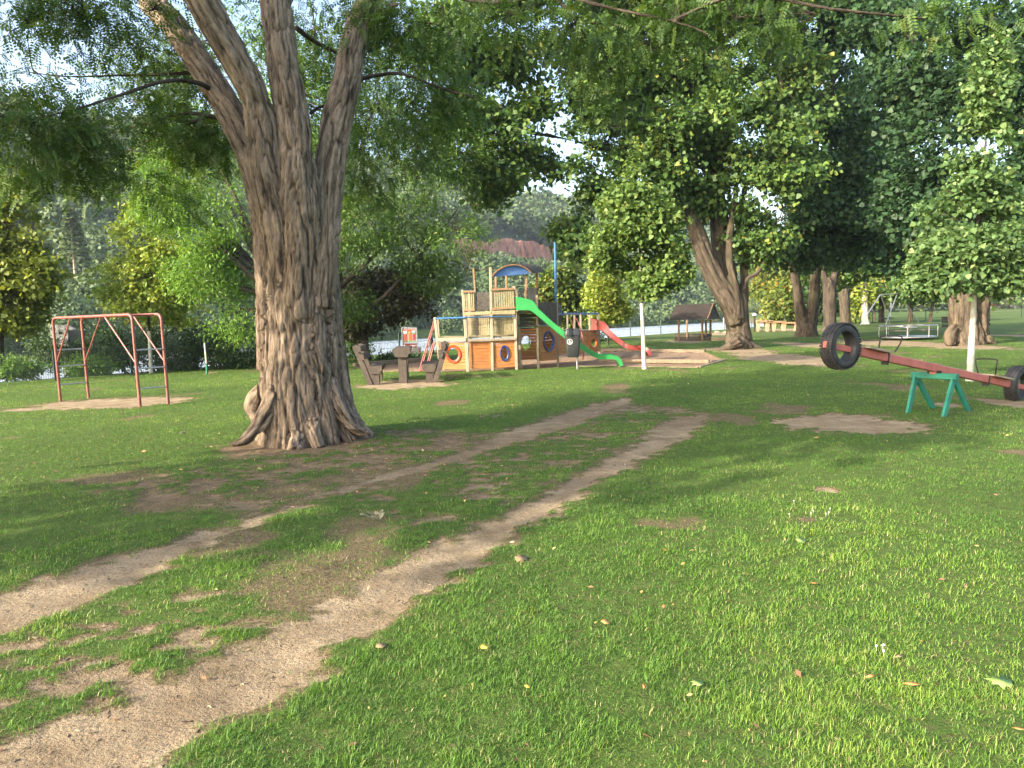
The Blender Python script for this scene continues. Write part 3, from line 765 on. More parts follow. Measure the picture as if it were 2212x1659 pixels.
# ---- generic builders
def px_tree(name, label, base_uv, tubes, blobs, leafm, barkm, ncl, nlv, cs, ls, tpl='rhomb', seed=1, gap=.4, gapf=.4, voxel=.05, amp=.03, freq=6, droop=.3, group=None, twigs=90, cat='tree', asp=1.0, flat=.55, wide=0.0, sm=2, up=.7):
    b = G(*base_uv); t = tree_root(name, label, cat, b, group)
    if tubes: woody('trunk', tubes, barkm, t, voxel, amp, freq, sm=sm, wide=wide)
    if blobs: crown(t, pxblobs(blobs, asp), leafm, ncl, nlv, cs, ls, tpl, seed, droop, gap, gapf, flat=flat, twigs=twigs, twigm=barkm, up=up)
    return t
def limbs_to(base, top, r, blobs, d0):
    """trunk base->top px plus limb to every blob"""
    out = [pxt([(base[0], base[1] + 3, r * 1.7), (base[0] + (top[0] - base[0]) * .15, base[1] + (top[1] - base[1]) * .12, r * 1.1), ((base[0] + top[0]) / 2, (base[1] + top[1]) / 2, r), (top[0], top[1], r * .75)], d0)]
    for q in blobs:
        u, v, d = q[:3]
        m1 = (top[0] * .5 + u * .5, top[1] * .45 + v * .55 + 8, r * .42, (d0 + d) / 2)
        out.append(pxt([(top[0], top[1] + 6, r * .6, d0), m1, (u, v - q[4] * .3, r * .14, d)], d0))
    return out
# ---- sunlit locust behind, to the left of the trunk
bl = [(430, 90, 26, 85, 90), (320, 330, 25, 60, 60), (430, 290, 25, 100, 100), (480, 440, 24.5, 80, 90), (390, 460, 24, 80, 60), (510, 560, 24, 60, 80), (430, 590, 23.5, 80, 60), (360, 420, 24, 60, 60), (510, 680, 24, 55, 50), (620, 200, 26, 120, 150), (470, 540, 23, 80, 50)]
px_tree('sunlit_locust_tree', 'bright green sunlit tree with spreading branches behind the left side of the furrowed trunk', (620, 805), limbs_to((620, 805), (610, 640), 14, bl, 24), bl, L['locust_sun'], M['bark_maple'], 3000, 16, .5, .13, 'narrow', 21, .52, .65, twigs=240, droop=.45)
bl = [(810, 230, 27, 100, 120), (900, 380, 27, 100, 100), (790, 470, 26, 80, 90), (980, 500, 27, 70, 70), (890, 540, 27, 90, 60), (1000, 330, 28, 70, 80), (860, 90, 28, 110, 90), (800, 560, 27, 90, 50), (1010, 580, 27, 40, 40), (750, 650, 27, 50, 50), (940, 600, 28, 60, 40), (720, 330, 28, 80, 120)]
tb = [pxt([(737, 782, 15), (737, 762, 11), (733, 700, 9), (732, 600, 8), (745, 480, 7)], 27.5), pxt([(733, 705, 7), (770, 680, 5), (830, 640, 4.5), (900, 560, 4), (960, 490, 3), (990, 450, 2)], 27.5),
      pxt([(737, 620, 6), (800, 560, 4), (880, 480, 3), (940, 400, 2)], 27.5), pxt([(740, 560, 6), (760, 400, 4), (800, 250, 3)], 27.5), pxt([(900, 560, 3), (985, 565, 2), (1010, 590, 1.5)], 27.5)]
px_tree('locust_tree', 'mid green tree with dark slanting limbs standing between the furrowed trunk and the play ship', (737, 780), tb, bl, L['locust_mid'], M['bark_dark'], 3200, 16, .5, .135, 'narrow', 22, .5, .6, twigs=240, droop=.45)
bl = [(850, 640, 29, 75, 55), (905, 655, 29, 40, 30), (800, 670, 29, 60, 45), (800, 620, 29.5, 60, 40), (760, 700, 29, 35, 30)]
tb = [pxt([(787, 778, 17), (785, 755, 12), (783, 700, 11), (775, 650, 8), (760, 600, 5)], 29), pxt([(784, 715, 7), (810, 690, 5), (850, 650, 3)], 29), pxt([(780, 720, 5), (760, 700, 3), (745, 680, 2)], 29)]
px_tree('copper_maple', 'dark purple leaved maple hanging over the picnic place', (787, 778), tb, bl, L['purple'], M['bark_maple'], 700, 18, .42, .14, 'broad', 23, .4, .8, twigs=60)
# ---- left young linden with whitewashed trunk
b = G(326, 807); t = tree_root('young_linden', 'young yellow green tree with pale trunk behind the red climbing frame', 'tree', b)
woody('trunk', [pxt([(327, 810, 4.5), (325, 770, 4), (322, 715, 3.6)], b[1])], M['white_lime'], t, .02, .006, 14)
woody('boughs', [pxt([(322, 720, 3.2), (318, 600, 2.5), (300, 470, 1)], b[1]), pxt([(320, 680, 2), (370, 600, 1), (390, 560, .6)], b[1]), pxt([(320, 680, 2), (270, 640, 1), (215, 630, .6)], b[1])], M['bark_dark'], t, .03, .004, 14)
bl = pxblobs([(325, 650, b[1], 95, 45), (320, 590, b[1], 80, 55), (295, 520, b[1], 50, 55), (298, 465, b[1], 28, 30), (240, 630, b[1], 45, 22), (370, 580, b[1], 60, 60), (250, 570, b[1], 28, 22), (345, 700, b[1], 60, 25)])
crown(t, bl, L['yellow'], 1500, 10, .30, .11, 'broad', 31, .5, .5, 1.3, twigs=90, twigm=M['bark_dark'])
# ---- olive tree at far left
bl = [(20, 480, 24, 70, 70), (45, 590, 24, 65, 75), (-20, 560, 24, 80, 100), (-10, 430, 24, 60, 40), (20, 680, 24, 60, 40), (90, 600, 23.5, 25, 40)]
px_tree('olive_yellow_tree', 'yellow olive tree at the far left edge by the water', (0, 812), limbs_to((-5, 815), (0, 640), 10, bl, 24), bl, L['olive'], M['bark_dark'], 1300, 16, .42, .13, 'broad', 32, .4, .9)
for i, (u, v, ru, rv, lab, h) in enumerate([(250, 752, 55, 45, 'dark green bush right behind the left end of the climbing frame', 808), (370, 748, 60, 55, 'dense dark bush behind the pale young trunk', 805), (455, 752, 50, 50, 'dark bush behind the thin white and green post', 802), (530, 745, 50, 60, 'shady bush touching the left side of the furrowed trunk', 800), (130, 745, 45, 45, 'grey twiggy thicket behind the grey river signs', 815), (770, 740, 35, 30, 'bright bush between the two dark trunks by the water', 782), (40, 790, 40, 18, 'low pale shrub behind the left end of the fence', 826), (860, 778, 40, 9, 'low green shrub at the foot of the river fence', 778), (200, 792, 40, 16, 'low bright shrub behind the climbing frame ladder', 815), (1280, 700, 20, 40, 'small dark bush behind the mast of the play ship', 745)]):
    d = G(u, h)[1] + 1.2
    r_ = [(u, v, d, ru, rv), (u - ru * .4, v + rv * .5, d, ru * .6, rv * .5), (u + ru * .4, v + rv * .5, d + .4, ru * .6, rv * .5)]
    b = G(u, h)
    t = thing('bush', lab, 'bush', (b[0], b[1] + 1.2, -.1), 'bushes along the river fence')
    crown(t, pxblobs(r_), L['locust_sun'] if i in (5, 6, 8) else L['shrub'], 330 if ru > 38 else 160, 16, .4, .11, 'rhomb', 40 + i, .2, .3, .8, name='foliage')
    mb = MB(); 
    for k in range(4):
        p0 = np.array([b[0] + (k - 1.5) * .15, b[1] + 1.2, -.2]); mb.tube([p0, (p0 + P(u, v, d)) / 2 + rng.normal(size=3) * .15, P(u + (k - 1.5) * ru * .4, v, d)], [.03, .02, .008], 5)
    o = mb.build('stem', M['wood_dark'], t)
# ---- round chestnut and pale young tree behind the ship
bl = [(1213, 620, 44, 48, 50), (1190, 650, 44, 40, 50), (1235, 660, 44, 35, 45), (1213, 690, 44, 50, 35)]
px_tree('chestnut_tree', 'round dark chestnut tree rising behind the blue mast', (1215, 742), limbs_to((1215, 744), (1213, 700), 5, bl, 44), bl, L['chestnut'], M['bark_dark'], 1100, 12, .5, .2, 'broad', 51, .3, .9, voxel=.06)
bl = [(1306, 595, 38, 20, 26), (1306, 640, 38, 36, 32), (1320, 675, 38, 32, 22), (1292, 670, 38, 28, 22)]
px_tree('pale_young_tree', 'small pale yellow green tree right of the round chestnut', (1312, 748), limbs_to((1314, 750), (1312, 700), 2.2, bl, 38), bl, L['yellow'], M['bark_dark'], 1100, 9, .4, .15, 'broad', 52, .3, .7, voxel=.04)
# ---- middle young linden
b = G(1392, 797); d = b[1]; t = tree_root('young_linden', 'young linden with straight whitewashed trunk beside the litter bin', 'tree', b)
woody('trunk', [pxt([(1392, 800, 5.5), (1391, 780, 4.6), (1389, 720, 4.2), (1386, 655, 3.8)], d)], M['white_lime'], t, .018, .008, 12)
woody('boughs', [pxt([(1387, 662, 3.4), (1383, 560, 2.6), (1378, 450, 1.8), (1376, 350, .8)], d), pxt([(1386, 640, 2), (1430, 600, 1.3), (1460, 570, .7)], d), pxt([(1386, 640, 2), (1330, 600, 1.3), (1280, 590, .7)], d), pxt([(1383, 560, 2), (1430, 500, 1.3), (1450, 450, .7)], d), pxt([(1383, 560, 2), (1330, 490, 1.3), (1300, 440, .7)], d)], M['bark_dark'], t, .03, .004, 14)
bl = pxblobs([(1378, 345, d, 20, 30), (1378, 355, d, 22, 30), (1370, 385, d, 32, 30), (1365, 415, d, 40, 40), (1330, 450, d, 38, 30), (1400, 470, d, 55, 40), (1345, 505, d, 60, 35), (1425, 540, d, 55, 40), (1375, 575, d, 65, 32), (1440, 595, d, 42, 28), (1320, 545, d, 45, 25), (1395, 618, d, 45, 18)])
crown(t, bl, L['linden'], 1750, 9, .32, .12, 'broad', 61, .55, .48, 1.3, twigs=110, twigm=M['bark_dark'])
# ---- right young linden, near
b = G(2096, 822); d = b[1]; t = tree_root('young_linden', 'young linden with whitewashed trunk behind the seesaw', 'tree', b)
woody('trunk', [pxt([(2094, 825, 8.5), (2095, 808, 7), (2099, 740, 6.5), (2102, 680, 6), (2104, 610, 5.6)], d)], M['white_lime'], t, .014, .008, 14)
woody('boughs', [pxt([(2104, 615, 5), (2110, 500, 4), (2125, 350, 3), (2140, 200, 1.6), (2145, 100, .7)], d), pxt([(2106, 590, 3), (2040, 560, 2), (1990, 590, 1)], d), pxt([(2106, 590, 3), (2160, 550, 2), (2210, 560, 1)], d), pxt([(2110, 500, 3), (2060, 420, 2), (2020, 400, 1)], d), pxt([(2112, 480, 3), (2170, 420, 2), (2200, 380, 1)], d), pxt([(2122, 350, 2.4), (2090, 290, 1)], d)], M['bark_dark'], t, .025, .004, 14)
bl = pxblobs([(2143, 115, d, 14, 30), (2143, 115, d, 16, 32), (2143, 125, d, 18, 35), (2138, 180, d, 26, 35), (2138, 190, d, 30, 35), (2138, 190, d, 30, 35), (2132, 250, d, 38, 42), (2145, 320, d, 50, 48), (2132, 250, d, 38, 42), (2145, 320, d, 50, 48), (2105, 350, d, 42, 45), (2120, 420, d, 75, 48), (2060, 470, d, 70, 50), (2160, 480, d, 80, 60), (2100, 540, d, 110, 50), (2020, 560, d, 55, 45), (2060, 610, d, 90, 32), (2170, 600, d, 80, 40), (2000, 610, d, 40, 25)])
bl = [(q[0], q[1], q[2], q[3] * .82, q[4] * .82, q[5] * .9) for q in bl]
crown(t, bl, L['linden_pale'], 2500, 9, .28, .10, 'broad', 62, .6, .42, 1.5, twigs=130, twigm=M['bark_dark'])
# ---- the great maple
b = G(1606, 752); D6 = b[1]
tb = [pxt([(1597, 760, 34), (1597, 742, 29), (1594, 700, 26), (1590, 670, 27), (1587, 645, 26)], D6),
      pxt([(1590, 700, 18), (1576, 655, 22), (1543, 600, 21), (1520, 550, 19), (1498, 480, 16), (1468, 410, 12), (1420, 340, 8)], D6 - .3),
      pxt([(1590, 690, 18), (1578, 610, 18), (1560, 540, 20), (1552, 450, 19), (1545, 370, 16), (1525, 250, 11)], D6 + .6),
      pxt([(1595, 690, 14), (1590, 630, 10), (1578, 580, 8), (1574, 520, 8), (1583, 450, 7), (1600, 330, 5)], D6 - .5),
      pxt([(1603, 700, 12), (1606, 640, 10), (1604, 560, 8), (1600, 470, 7), (1620, 350, 5)], D6 + .8),
      pxt([(1602, 650, 6), (1612, 606, 4.5), (1635, 590, 4), (1655, 560, 3)], D6 - .3),
      pxt([(1600, 735, 16), (1625, 748, 8), (1650, 755, 3)], D6 - .3), pxt([(1595, 735, 16), (1570, 752, 7), (1545, 757, 3)], D6 - .6),
      pxt([(1480, 430, 6), (1350, 340, 5), (1220, 300, 3), (1100, 280, 2)], D6 - .5), pxt([(1545, 400, 6), (1440, 250, 5), (1350, 120, 3)], D6)]
bl = [(960, 90, 29, 70, 70), (1080, 90, 29.5, 90, 80), (990, 250, 29, 70, 60), (1010, 350, 29, 75, 50), (1060, 395, 29, 75, 40), (1160, 290, 30, 90, 75), (1250, 390, 30, 70, 60), (1240, 230, 30, 80, 70), (1400, 400, 31, 80, 60), (1500, 350, 31, 80, 70), (1340, 440, 31, 60, 50), (1180, 150, 31, 80, 80), (1270, 530, 29.5, 55, 30), (1235, 500, 30, 40, 35), (1290, 150, 31, 100, 110), (1310, 310, 31, 90, 70), (1420, 120, 32, 110, 100), (1420, 300, 31, 80, 70), (1560, 110, 32, 110, 100), (1560, 280, 31, 100, 80), (1490, 420, 32, 60, 50), (1690, 200, 32, 90, 90), (1660, 360, 31, 90, 70), (1600, 290, 31, 50, 45), (1630, 430, 31.5, 50, 45), (1195, 330, 30, 55, 60), (1215, 200, 30.5, 50, 50), (1680, 480, 31, 80, 60), (1640, 530, 32, 50, 40), (1100, -60, 31, 150, 70), (1400, -60, 32, 200, 80), (1650, -40, 32, 120, 80)]
px_tree('great_maple', 'large old maple with several thick limbs at the edge of the sandpit', (1606, 752), tb, bl, L['maple'], M['bark_maple'], 9000, 15, .55, .18, 'broad', 71, .44, .5, voxel=.055, amp=.05, freq=4.2, twigs=420, droop=.5, wide=.1)
# ---- trees on the right
b = G(1742, 727); D7 = b[1]
tb = [pxt([(1741, 733, 30), (1742, 718, 23), (1742, 700, 21)], D7), pxt([(1736, 705, 15), (1727, 660, 11), (1722, 620, 10), (1712, 560, 9), (1700, 480, 6)], D7), pxt([(1750, 705, 14), (1757, 660, 12), (1761, 600, 11), (1765, 540, 10), (1765, 420, 8), (1760, 250, 5)], D7)]
bl = [(1800, 180, 38, 110, 110), (1790, 340, 38, 90, 80), (1770, 460, 38, 80, 60), (1740, 540, 39, 60, 40), (1850, 480, 39, 60, 70), (1700, 330, 39, 60, 70), (1740, 60, 39, 110, 70), (1860, 60, 38, 90, 90)]
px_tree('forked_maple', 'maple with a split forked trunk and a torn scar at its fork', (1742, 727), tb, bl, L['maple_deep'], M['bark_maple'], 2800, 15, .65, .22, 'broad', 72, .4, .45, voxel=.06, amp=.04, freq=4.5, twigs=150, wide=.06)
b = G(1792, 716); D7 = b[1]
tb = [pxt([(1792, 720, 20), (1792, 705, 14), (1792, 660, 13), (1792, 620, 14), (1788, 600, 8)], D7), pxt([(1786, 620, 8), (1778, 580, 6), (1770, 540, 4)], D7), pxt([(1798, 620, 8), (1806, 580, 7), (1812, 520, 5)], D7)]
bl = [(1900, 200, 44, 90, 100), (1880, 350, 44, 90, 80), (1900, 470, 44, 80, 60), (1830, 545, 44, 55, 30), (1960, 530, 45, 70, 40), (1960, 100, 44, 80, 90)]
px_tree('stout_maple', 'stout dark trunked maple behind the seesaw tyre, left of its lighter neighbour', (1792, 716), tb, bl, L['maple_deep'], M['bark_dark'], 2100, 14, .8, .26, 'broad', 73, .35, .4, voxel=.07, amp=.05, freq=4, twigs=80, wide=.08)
b = G(1826, 705); D7 = b[1]
tb = [pxt([(1826, 710, 18), (1826, 698, 12), (1825, 660, 10), (1823, 630, 12), (1826, 605, 10), (1830, 560, 5)], D7)]
bl = [(1845, 580, 56, 50, 20), (1900, 565, 56, 50, 20), (1800, 580, 58, 50, 28)]
px_tree('light_barked_maple', 'maple with sunlit tan trunk directly right of the stout dark one', (1826, 705), tb, bl, L['maple'], M['bark_maple'], 900, 12, 1.1, .32, 'broad', 74, .3, .3, voxel=.08, amp=.05, freq=4, twigs=30)
b = G(1869, 700); D7 = b[1]
bl = [(1895, 590, 90, 40, 26), (1880, 560, 90, 45, 30), (1850, 620, 90, 16, 18)]
px_tree('birch_tree', 'white barked birch trunk left of the swing frame', (1869, 700), [pxt([(1871, 703, 9), (1869, 690, 7), (1868, 650, 6.5), (1866, 600, 5)], D7)], bl, L['yellow'], M['bark_birch'], 800, 12, 1.0, .3, 'narrow', 75, .3, .3, voxel=.08, amp=.03, freq=4, droop=1.2, twigs=30)
b = G(2090, 745); D8 = b[1]
tb = [pxt([(2080, 752, 34), (2074, 735, 27), (2072, 705, 21), (2073, 670, 20), (2076, 640, 21), (2070, 600, 15), (2060, 540, 10)], D8), pxt([(2122, 752, 26), (2120, 735, 20), (2118, 700, 17), (2120, 660, 17), (2125, 620, 15), (2140, 560, 10)], D8 + .2),
      pxt([(2098, 752, 26), (2098, 730, 22), (2098, 700, 18), (2098, 660, 16), (2098, 630, 16)], D8), pxt([(2058, 745, 10), (2056, 728, 13), (2060, 715, 12), (2066, 706, 10)], D8 - .4), pxt([(2130, 735, 12), (2145, 744, 8), (2158, 748, 3)], D8 - .2),
      pxt([(2070, 600, 8), (2010, 480, 6), (1990, 380, 4)], D8), pxt([(2130, 600, 8), (2170, 460, 6), (2180, 300, 4)], D8)]
bl = [(2000, 130, 31, 100, 110), (2020, 320, 30, 90, 90), (1980, 450, 30, 80, 70), (2110, 210, 30, 90, 100), (2170, 380, 29, 80, 90), (2080, 480, 30, 90, 60), (2190, 90, 30, 90, 90), (2150, 560, 29, 70, 45), (2010, 560, 30, 60, 40), (2240, 500, 29, 60, 100), (2230, 250, 29, 60, 120)]
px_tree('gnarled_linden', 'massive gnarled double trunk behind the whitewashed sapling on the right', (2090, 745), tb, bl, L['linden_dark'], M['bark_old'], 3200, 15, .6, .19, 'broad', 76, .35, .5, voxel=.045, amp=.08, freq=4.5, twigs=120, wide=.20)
# slimmer trees down the meadow
for i, (u, v, ut, vt, r_, bls, lf, ncl_, lab) in enumerate([
    (1664, 697, 1664, 600, 4.5, [(1650, 570, 0, 40, 35), (1690, 590, 0, 40, 35), (1640, 620, 0, 30, 25), (1700, 640, 0, 30, 25)], 'maple_gold', 700, 'slim tree with orange tinged leaves above the log benches'),
    (1904, 696, 1904, 640, 6.5, [(1930, 600, 0, 50, 35), (1890, 620, 0, 35, 22)], 'maple_gold', 450, 'knobbly trunk seen through the swing frame'),
    (1966, 697, 1968, 650, 6, [(1970, 600, 0, 45, 40), (1950, 630, 0, 40, 18)], 'maple', 450, 'dark trunk just right of the swing frame'),
    (2009, 696, 2016, 645, 4, [(2030, 610, 0, 45, 35), (2000, 630, 0, 30, 15)], 'maple', 450, 'thin leaning trunk left of the gnarled double trunk'),
    (1889, 692, 1889, 655, 3, [(1889, 640, 0, 20, 14)], 'maple_gold', 160, 'thin trunk between the birch and the knobbly trunk'),
    (1845, 690, 1845, 660, 3, [(1845, 650, 0, 25, 18), (1840, 620, 0, 30, 20)], 'maple_gold', 220, 'small far trunk between the tan trunk and the birch'),
    (1700, 702, 1700, 640, 3, [(1695, 650, 0, 35, 35), (1720, 610, 0, 35, 40), (1690, 680, 0, 25, 18)], 'maple_gold', 700, 'bushy yellow green tree left of the forked maple'),
    (1775, 702, 1775, 640, 3, [(1775, 650, 0, 30, 35), (1780, 610, 0, 35, 40), (1770, 685, 0, 15, 15)], 'shrub', 500, 'dark leafy tree seen behind the forked maple'),
    (1848, 700, 1848, 640, 3, [(1848, 660, 0, 10, 25), (1852, 620, 0, 26, 30)], 'yellow', 300, 'pale leafy tree behind the tan maple trunk')]):
    d = min(G(u, v)[1], 110); b = P(u, v, d)
    bl = [(q[0], q[1], d, q[3], q[4]) for q in bls]
    t = thing('park_tree', lab, 'tree', (b[0], b[1], min(0, b[2])), 'trees further down the park')
    woody('trunk', [pxt([(u, v + 4, r_ * 1.5), (u, v - 4, r_), (ut, vt, r_ * .8), (ut, vt - 40, r_ * .4)], d)], M['bark_maple'], t, d * .0016, .03, 4)
    crown(t, pxblobs(bl), L[lf], ncl_, 12, d * .013, d * .0042, 'broad', 90 + i, .3, .25, .3, twigs=20, twigm=M['bark_dark'])

# ================================================================ batches of far trees (masses)
def mass(name, trees, leafm, seed, kind='stuff'):
    """trees rows: x,y,z(base of crown),rx,rz,n,leafsize,tone"""
    r = np.random.default_rng(seed); T = np.array(trees, float); k = np.repeat(np.arange(len(T)), T[:, 5].astype(int)); t = T[k]
    d = r.normal(size=(len(k), 3)); d[:, 2] = np.abs(d[:, 2]) * 1.0 - .25; d /= np.linalg.norm(d, axis=1, keepdims=True)
    q = t[:, 0:1] * .37; lump = .74 + .5 * vn3(d[:, 0] * 2.3 + t[:, 0], d[:, 1] * 2.3 + t[:, 1], d[:, 2] * 2.3)
    p = t[:, :3] + d * np.stack([t[:, 3], t[:, 3], t[:, 4]], -1) * (lump * (.86 + .16 * r.random(len(k))))[:, None]
    nrm = d + r.normal(size=d.shape) * .45; dr = r.normal(size=d.shape); dr[:, 2] -= .3
    rnd = np.clip(t[:, 7] + (r.random(len(k)) - .5) * .35, 0, 1)
    me = leaf_mesh(name, p, t[:, 6] * (.6 + .8 * r.random(len(k))), dr, nrm, 'broad', rnd)
    o = link(name, me, leafm); tag(o, None, None, None, kind); return o
r = np.random.default_rng(5)
def hilltrees(n, s0, s1, t0, t1):
    s_ = s0 + (s1 - s0) * r.random(n); t = t0 + (t1 - t0) * r.random(n); x, y = inv(s_, t); return s_, t, x, y
rows = []
for (s0, s1, n, rr, jit) in ((77, 88, 420, 3.2, 1), (88, 100, 360, 4.0, 1), (100, 175, 2000, 4.4, 1), (175, 265, 1900, 4.8, 1)):
    s_, t, x, y = hilltrees(n, s0, s1, -60, 900 if s0 < 100 else 750)
    for k in range(n):
        dist = math.hypot(x[k], y[k])
        if y[k] < 20 or abs(x[k] / y[k]) > .85: continue
        if y[k] > 0 and x[k] / y[k] > .55 : continue
        z = -1.6 if s_[k] < 90 else float(hill_z(np.array([s_[k]]), np.array([t[k]]))[0])
        if abs(x[k] - 3) < 26 and sC - 9 < s_[k] < sC + 2: continue
        q = rr * (.6 + .8 * r.random()); nq = int(np.clip(1500 * (110 / dist) ** 1.5, 70, 2600))
        h = q * (1.05 + .5 * r.random()); 
        rows.append((x[k], y[k], z + h * (.35 if s_[k] < 90 else .6), q, h, nq, q * .125 * (dist / 150) ** .85 * 1.05, np.clip(float(fb2(np.array([x[k] * .03]), np.array([y[k] * .03]), 7, 2)[0]) * .5 + r.random() * .45, 0, 1)))
mass('hillside_forest', rows, L['far'], 101)
# treeline closing the meadow on the right
rows = []
for k in range(420):
    a = R(r.uniform(20, 48)); d = r.uniform(235, 330); x, y = math.sin(a) * d * 1.02, math.cos(a) * d
    if rsn(x, y) > -8: continue
    q = r.uniform(3, 7); rows.append((x, y, q * .55, q, q * 1.1, 160, q * .17, r.random()))
for k in range(160):        # right bank woods further upstream
    t = r.uniform(75, 700); s_ = float(bn(t)) + r.uniform(-16, 0); x, y = inv(s_, t)
    if t < 110 or x / y > .46: continue
    q = r.uniform(2.5, 5); rows.append((x, y, q * .8, q, q * 1.2, 260, q * .15, r.random()))
mass('meadow_treeline', rows, L['far'], 102)
# spruces on the left hill
for i, (u, v, hpx, lab) in enumerate([(160, 560, 110, 'pale pointed conifer on the hillside above the climbing frame'), (255, 620, 70, 'smaller pointed conifer on the hill right of the pale one')]):
    d = 112; b = P(u, v, d); H = hpx * d / FPX; t = thing('conifer', lab, 'tree', b, 'conifers on the hillside')
    mb = MB(); mb.tube([b - [0, 0, 3], b + [0, 0, H]], [.25, .05], 6); o = mb.build('trunk', M['wood_grey'], t)
    n = 1800; hh = r.random(n) ** .8; an = r.random(n) * 6.28; rad = (1 - hh) * H * .25 * (.35 + .65 * r.random(n)) * (.7 + .5 * np.abs(np.sin(hh * 34)))
    pos = np.stack([np.cos(an) * rad, np.sin(an) * rad, hh * H], -1)
    me = leaf_mesh('crown', pos, np.full(n, .7) * (.5 + r.random(n)), np.stack([np.cos(an), np.sin(an), -.35 + 0 * an], -1), np.tile([0, 0, 1.0], (n, 1)) + r.normal(size=(n, 3)) * .3, 'rhomb', r.random(n))
    link('crown', me, L['far'], t)
# off to the side: unseen tree added to cast shade on the lawn
def shade_tree(x, y, H, R_, lab, seed, zlow=3.5, n=900):
    t = thing('park_tree', lab, 'tree', (x, y, 0), 'unseen trees added for lawn shade')
    woody('trunk', [([(x, y, -.1), (x, y, .4), (x + .1, y, zlow), (x, y + .2, H * .6)], [.55, .36, .3, .15])] + [([(x, y, zlow), (x + math.cos(a) * R_ * .4, y + math.sin(a) * R_ * .4, H * .6), (x + math.cos(a) * R_ * .7, y + math.sin(a) * R_ * .7, H * .7)], [.18, .1, .04]) for a in (0, 1.3, 2.6, 3.9, 5.1)], M['bark_maple'], t, .07, .03, 6)
    rr = np.random.default_rng(seed); bl = [(x + rr.uniform(-.6, .6) * R_, y + rr.uniform(-.6, .6) * R_, rr.uniform(zlow + 1.2, H - 1.5), R_ * .5, R_ * .5, R_ * .36) for _ in range(9)]
    crown(t, bl, L['maple'], n, 16, 1.0, .34, 'broad', seed, .3, .2, .3)
# ================================================================ grass
def grass_blades():
    r = np.random.default_rng(17)
    def samp(n, r0, r1, p):      # radius density ~ r^p dr
        u = r.random(n); rr = (r0 ** (p + 1) + u * (r1 ** (p + 1) - r0 ** (p + 1))) ** (1 / (p + 1)); a = R(-46) + R(92) * r.random(n)
        return rr * np.sin(a), rr * np.cos(a), rr
    x1, y1, r1 = samp(190000, 1.6, 3.6, 1.0); x2, y2, r2 = samp(1300000, 3.6, 46, -.62)
    x = np.concatenate([x1, x2]); y = np.concatenate([y1, y2]); rr = np.concatenate([r1, r2])
    s_ = rsn(x, y); b = bare_mask(x, y)
    patch = fb2(x * .8, y * .8, 33, 4); tuft = fb2(x * 7, y * 7, 35, 3); fine = vn2(x * 30, y * 30, 37)
    keep = (r.random(len(x)) > (b ** .8 * 1.15 + .02)) & (s_ < 2.5) & (y > .8) & (tuft > .16 + .12 * r.random(len(x))) & ((fb2(x * 2.4, y * 2.4, 41, 4) < .60) | (r.random(len(x)) < .45))
    x, y, rr, b, patch, tuft, fine = [q[keep] for q in (x, y, rr, b, patch, tuft, fine)]
    n = len(x); z = ground_z(x, y, b)
    h = (.013 + .028 * r.random(n) ** 1.5) * (.3 + 1.4 * tuft) * (1 - .55 * b) * np.clip(.9 + rr / 80, .9, 1.2)
    wd = .0030 * (.5 + .9 * r.random(n)) * np.clip((rr / 3.6) ** .7, .9, 9)
    az = r.random(n) * 6.283; lean = .35 + 1.2 * r.random(n)
    dx, dy = np.cos(az), np.sin(az); a2 = az + 1.57 + (r.random(n) - .5)
    sx, sy = np.cos(a2), np.sin(a2)
    base = np.stack([x, y, z - .006], -1); D_ = np.stack([dx, dy, 0 * dx], -1); Sd = np.stack([sx, sy, 0 * sx], -1)
    mid = base + D_ * (h * np.sin(lean * .5) * .55)[:, None] + np.array([0, 0, 1.0]) * (h * .62 * np.cos(lean * .5))[:, None]
    tip = mid + D_ * (h * np.sin(lean) * .75)[:, None] + np.array([0, 0, 1.0]) * (h * .5 * np.cos(lean))[:, None]
    w2 = wd[:, None]
    dry = (r.random(n) < (.028 + .16 * b + .06 * (patch > .55) + .05 * (tuft < .35)))
    rnd = np.where(dry, .86 + .14 * r.random(n), np.clip(.0 + .75 * patch + .4 * (tuft - .5) + .45 * (r.random(n) - .5) + .25 * (fine - .5) + .2 * b, 0, .84))
    nr = rr < 6.5; fa = ~nr; n1_, n2_ = int(nr.sum()), int(fa.sum())
    V1 = np.stack([base - Sd * w2 * .5, base + Sd * w2 * .5, mid + Sd * w2 * .42, mid - Sd * w2 * .42, tip], 1)[nr].reshape(-1, 3)
    o = np.arange(n1_)[:, None] * 5
    F1_ = np.concatenate([o + 0, o + 1, o + 2, o + 3, o + 3, o + 2, o + 4], 1).ravel()
    V2 = np.stack([base - Sd * w2 * .5, base + Sd * w2 * .5, tip], 1)[fa].reshape(-1, 3)
    F2_ = np.arange(n2_ * 3) + len(V1)
    me = npmesh('grass', np.concatenate([V1, V2]), np.concatenate([F1_, F2_]), np.concatenate([np.tile([4, 3], n1_), np.full(n2_, 3)]), False, {'rnd': ('FACE', 'FLOAT', np.concatenate([np.repeat(rnd[nr], 2), rnd[fa]]))})
    mt = leafmat('grass_blades', [(0, (.042, .096, .016)), (.35, (.088, .195, .028)), (.7, (.160, .295, .040)), (.84, (.26, .37, .060)), (.88, (.30, .30, .11)), (1, (.44, .38, .19))], .35, .55, (1.3, 1.15, .45))
    tag(link('grass', me, mt), None, None, None, 'stuff')
grass_blades()

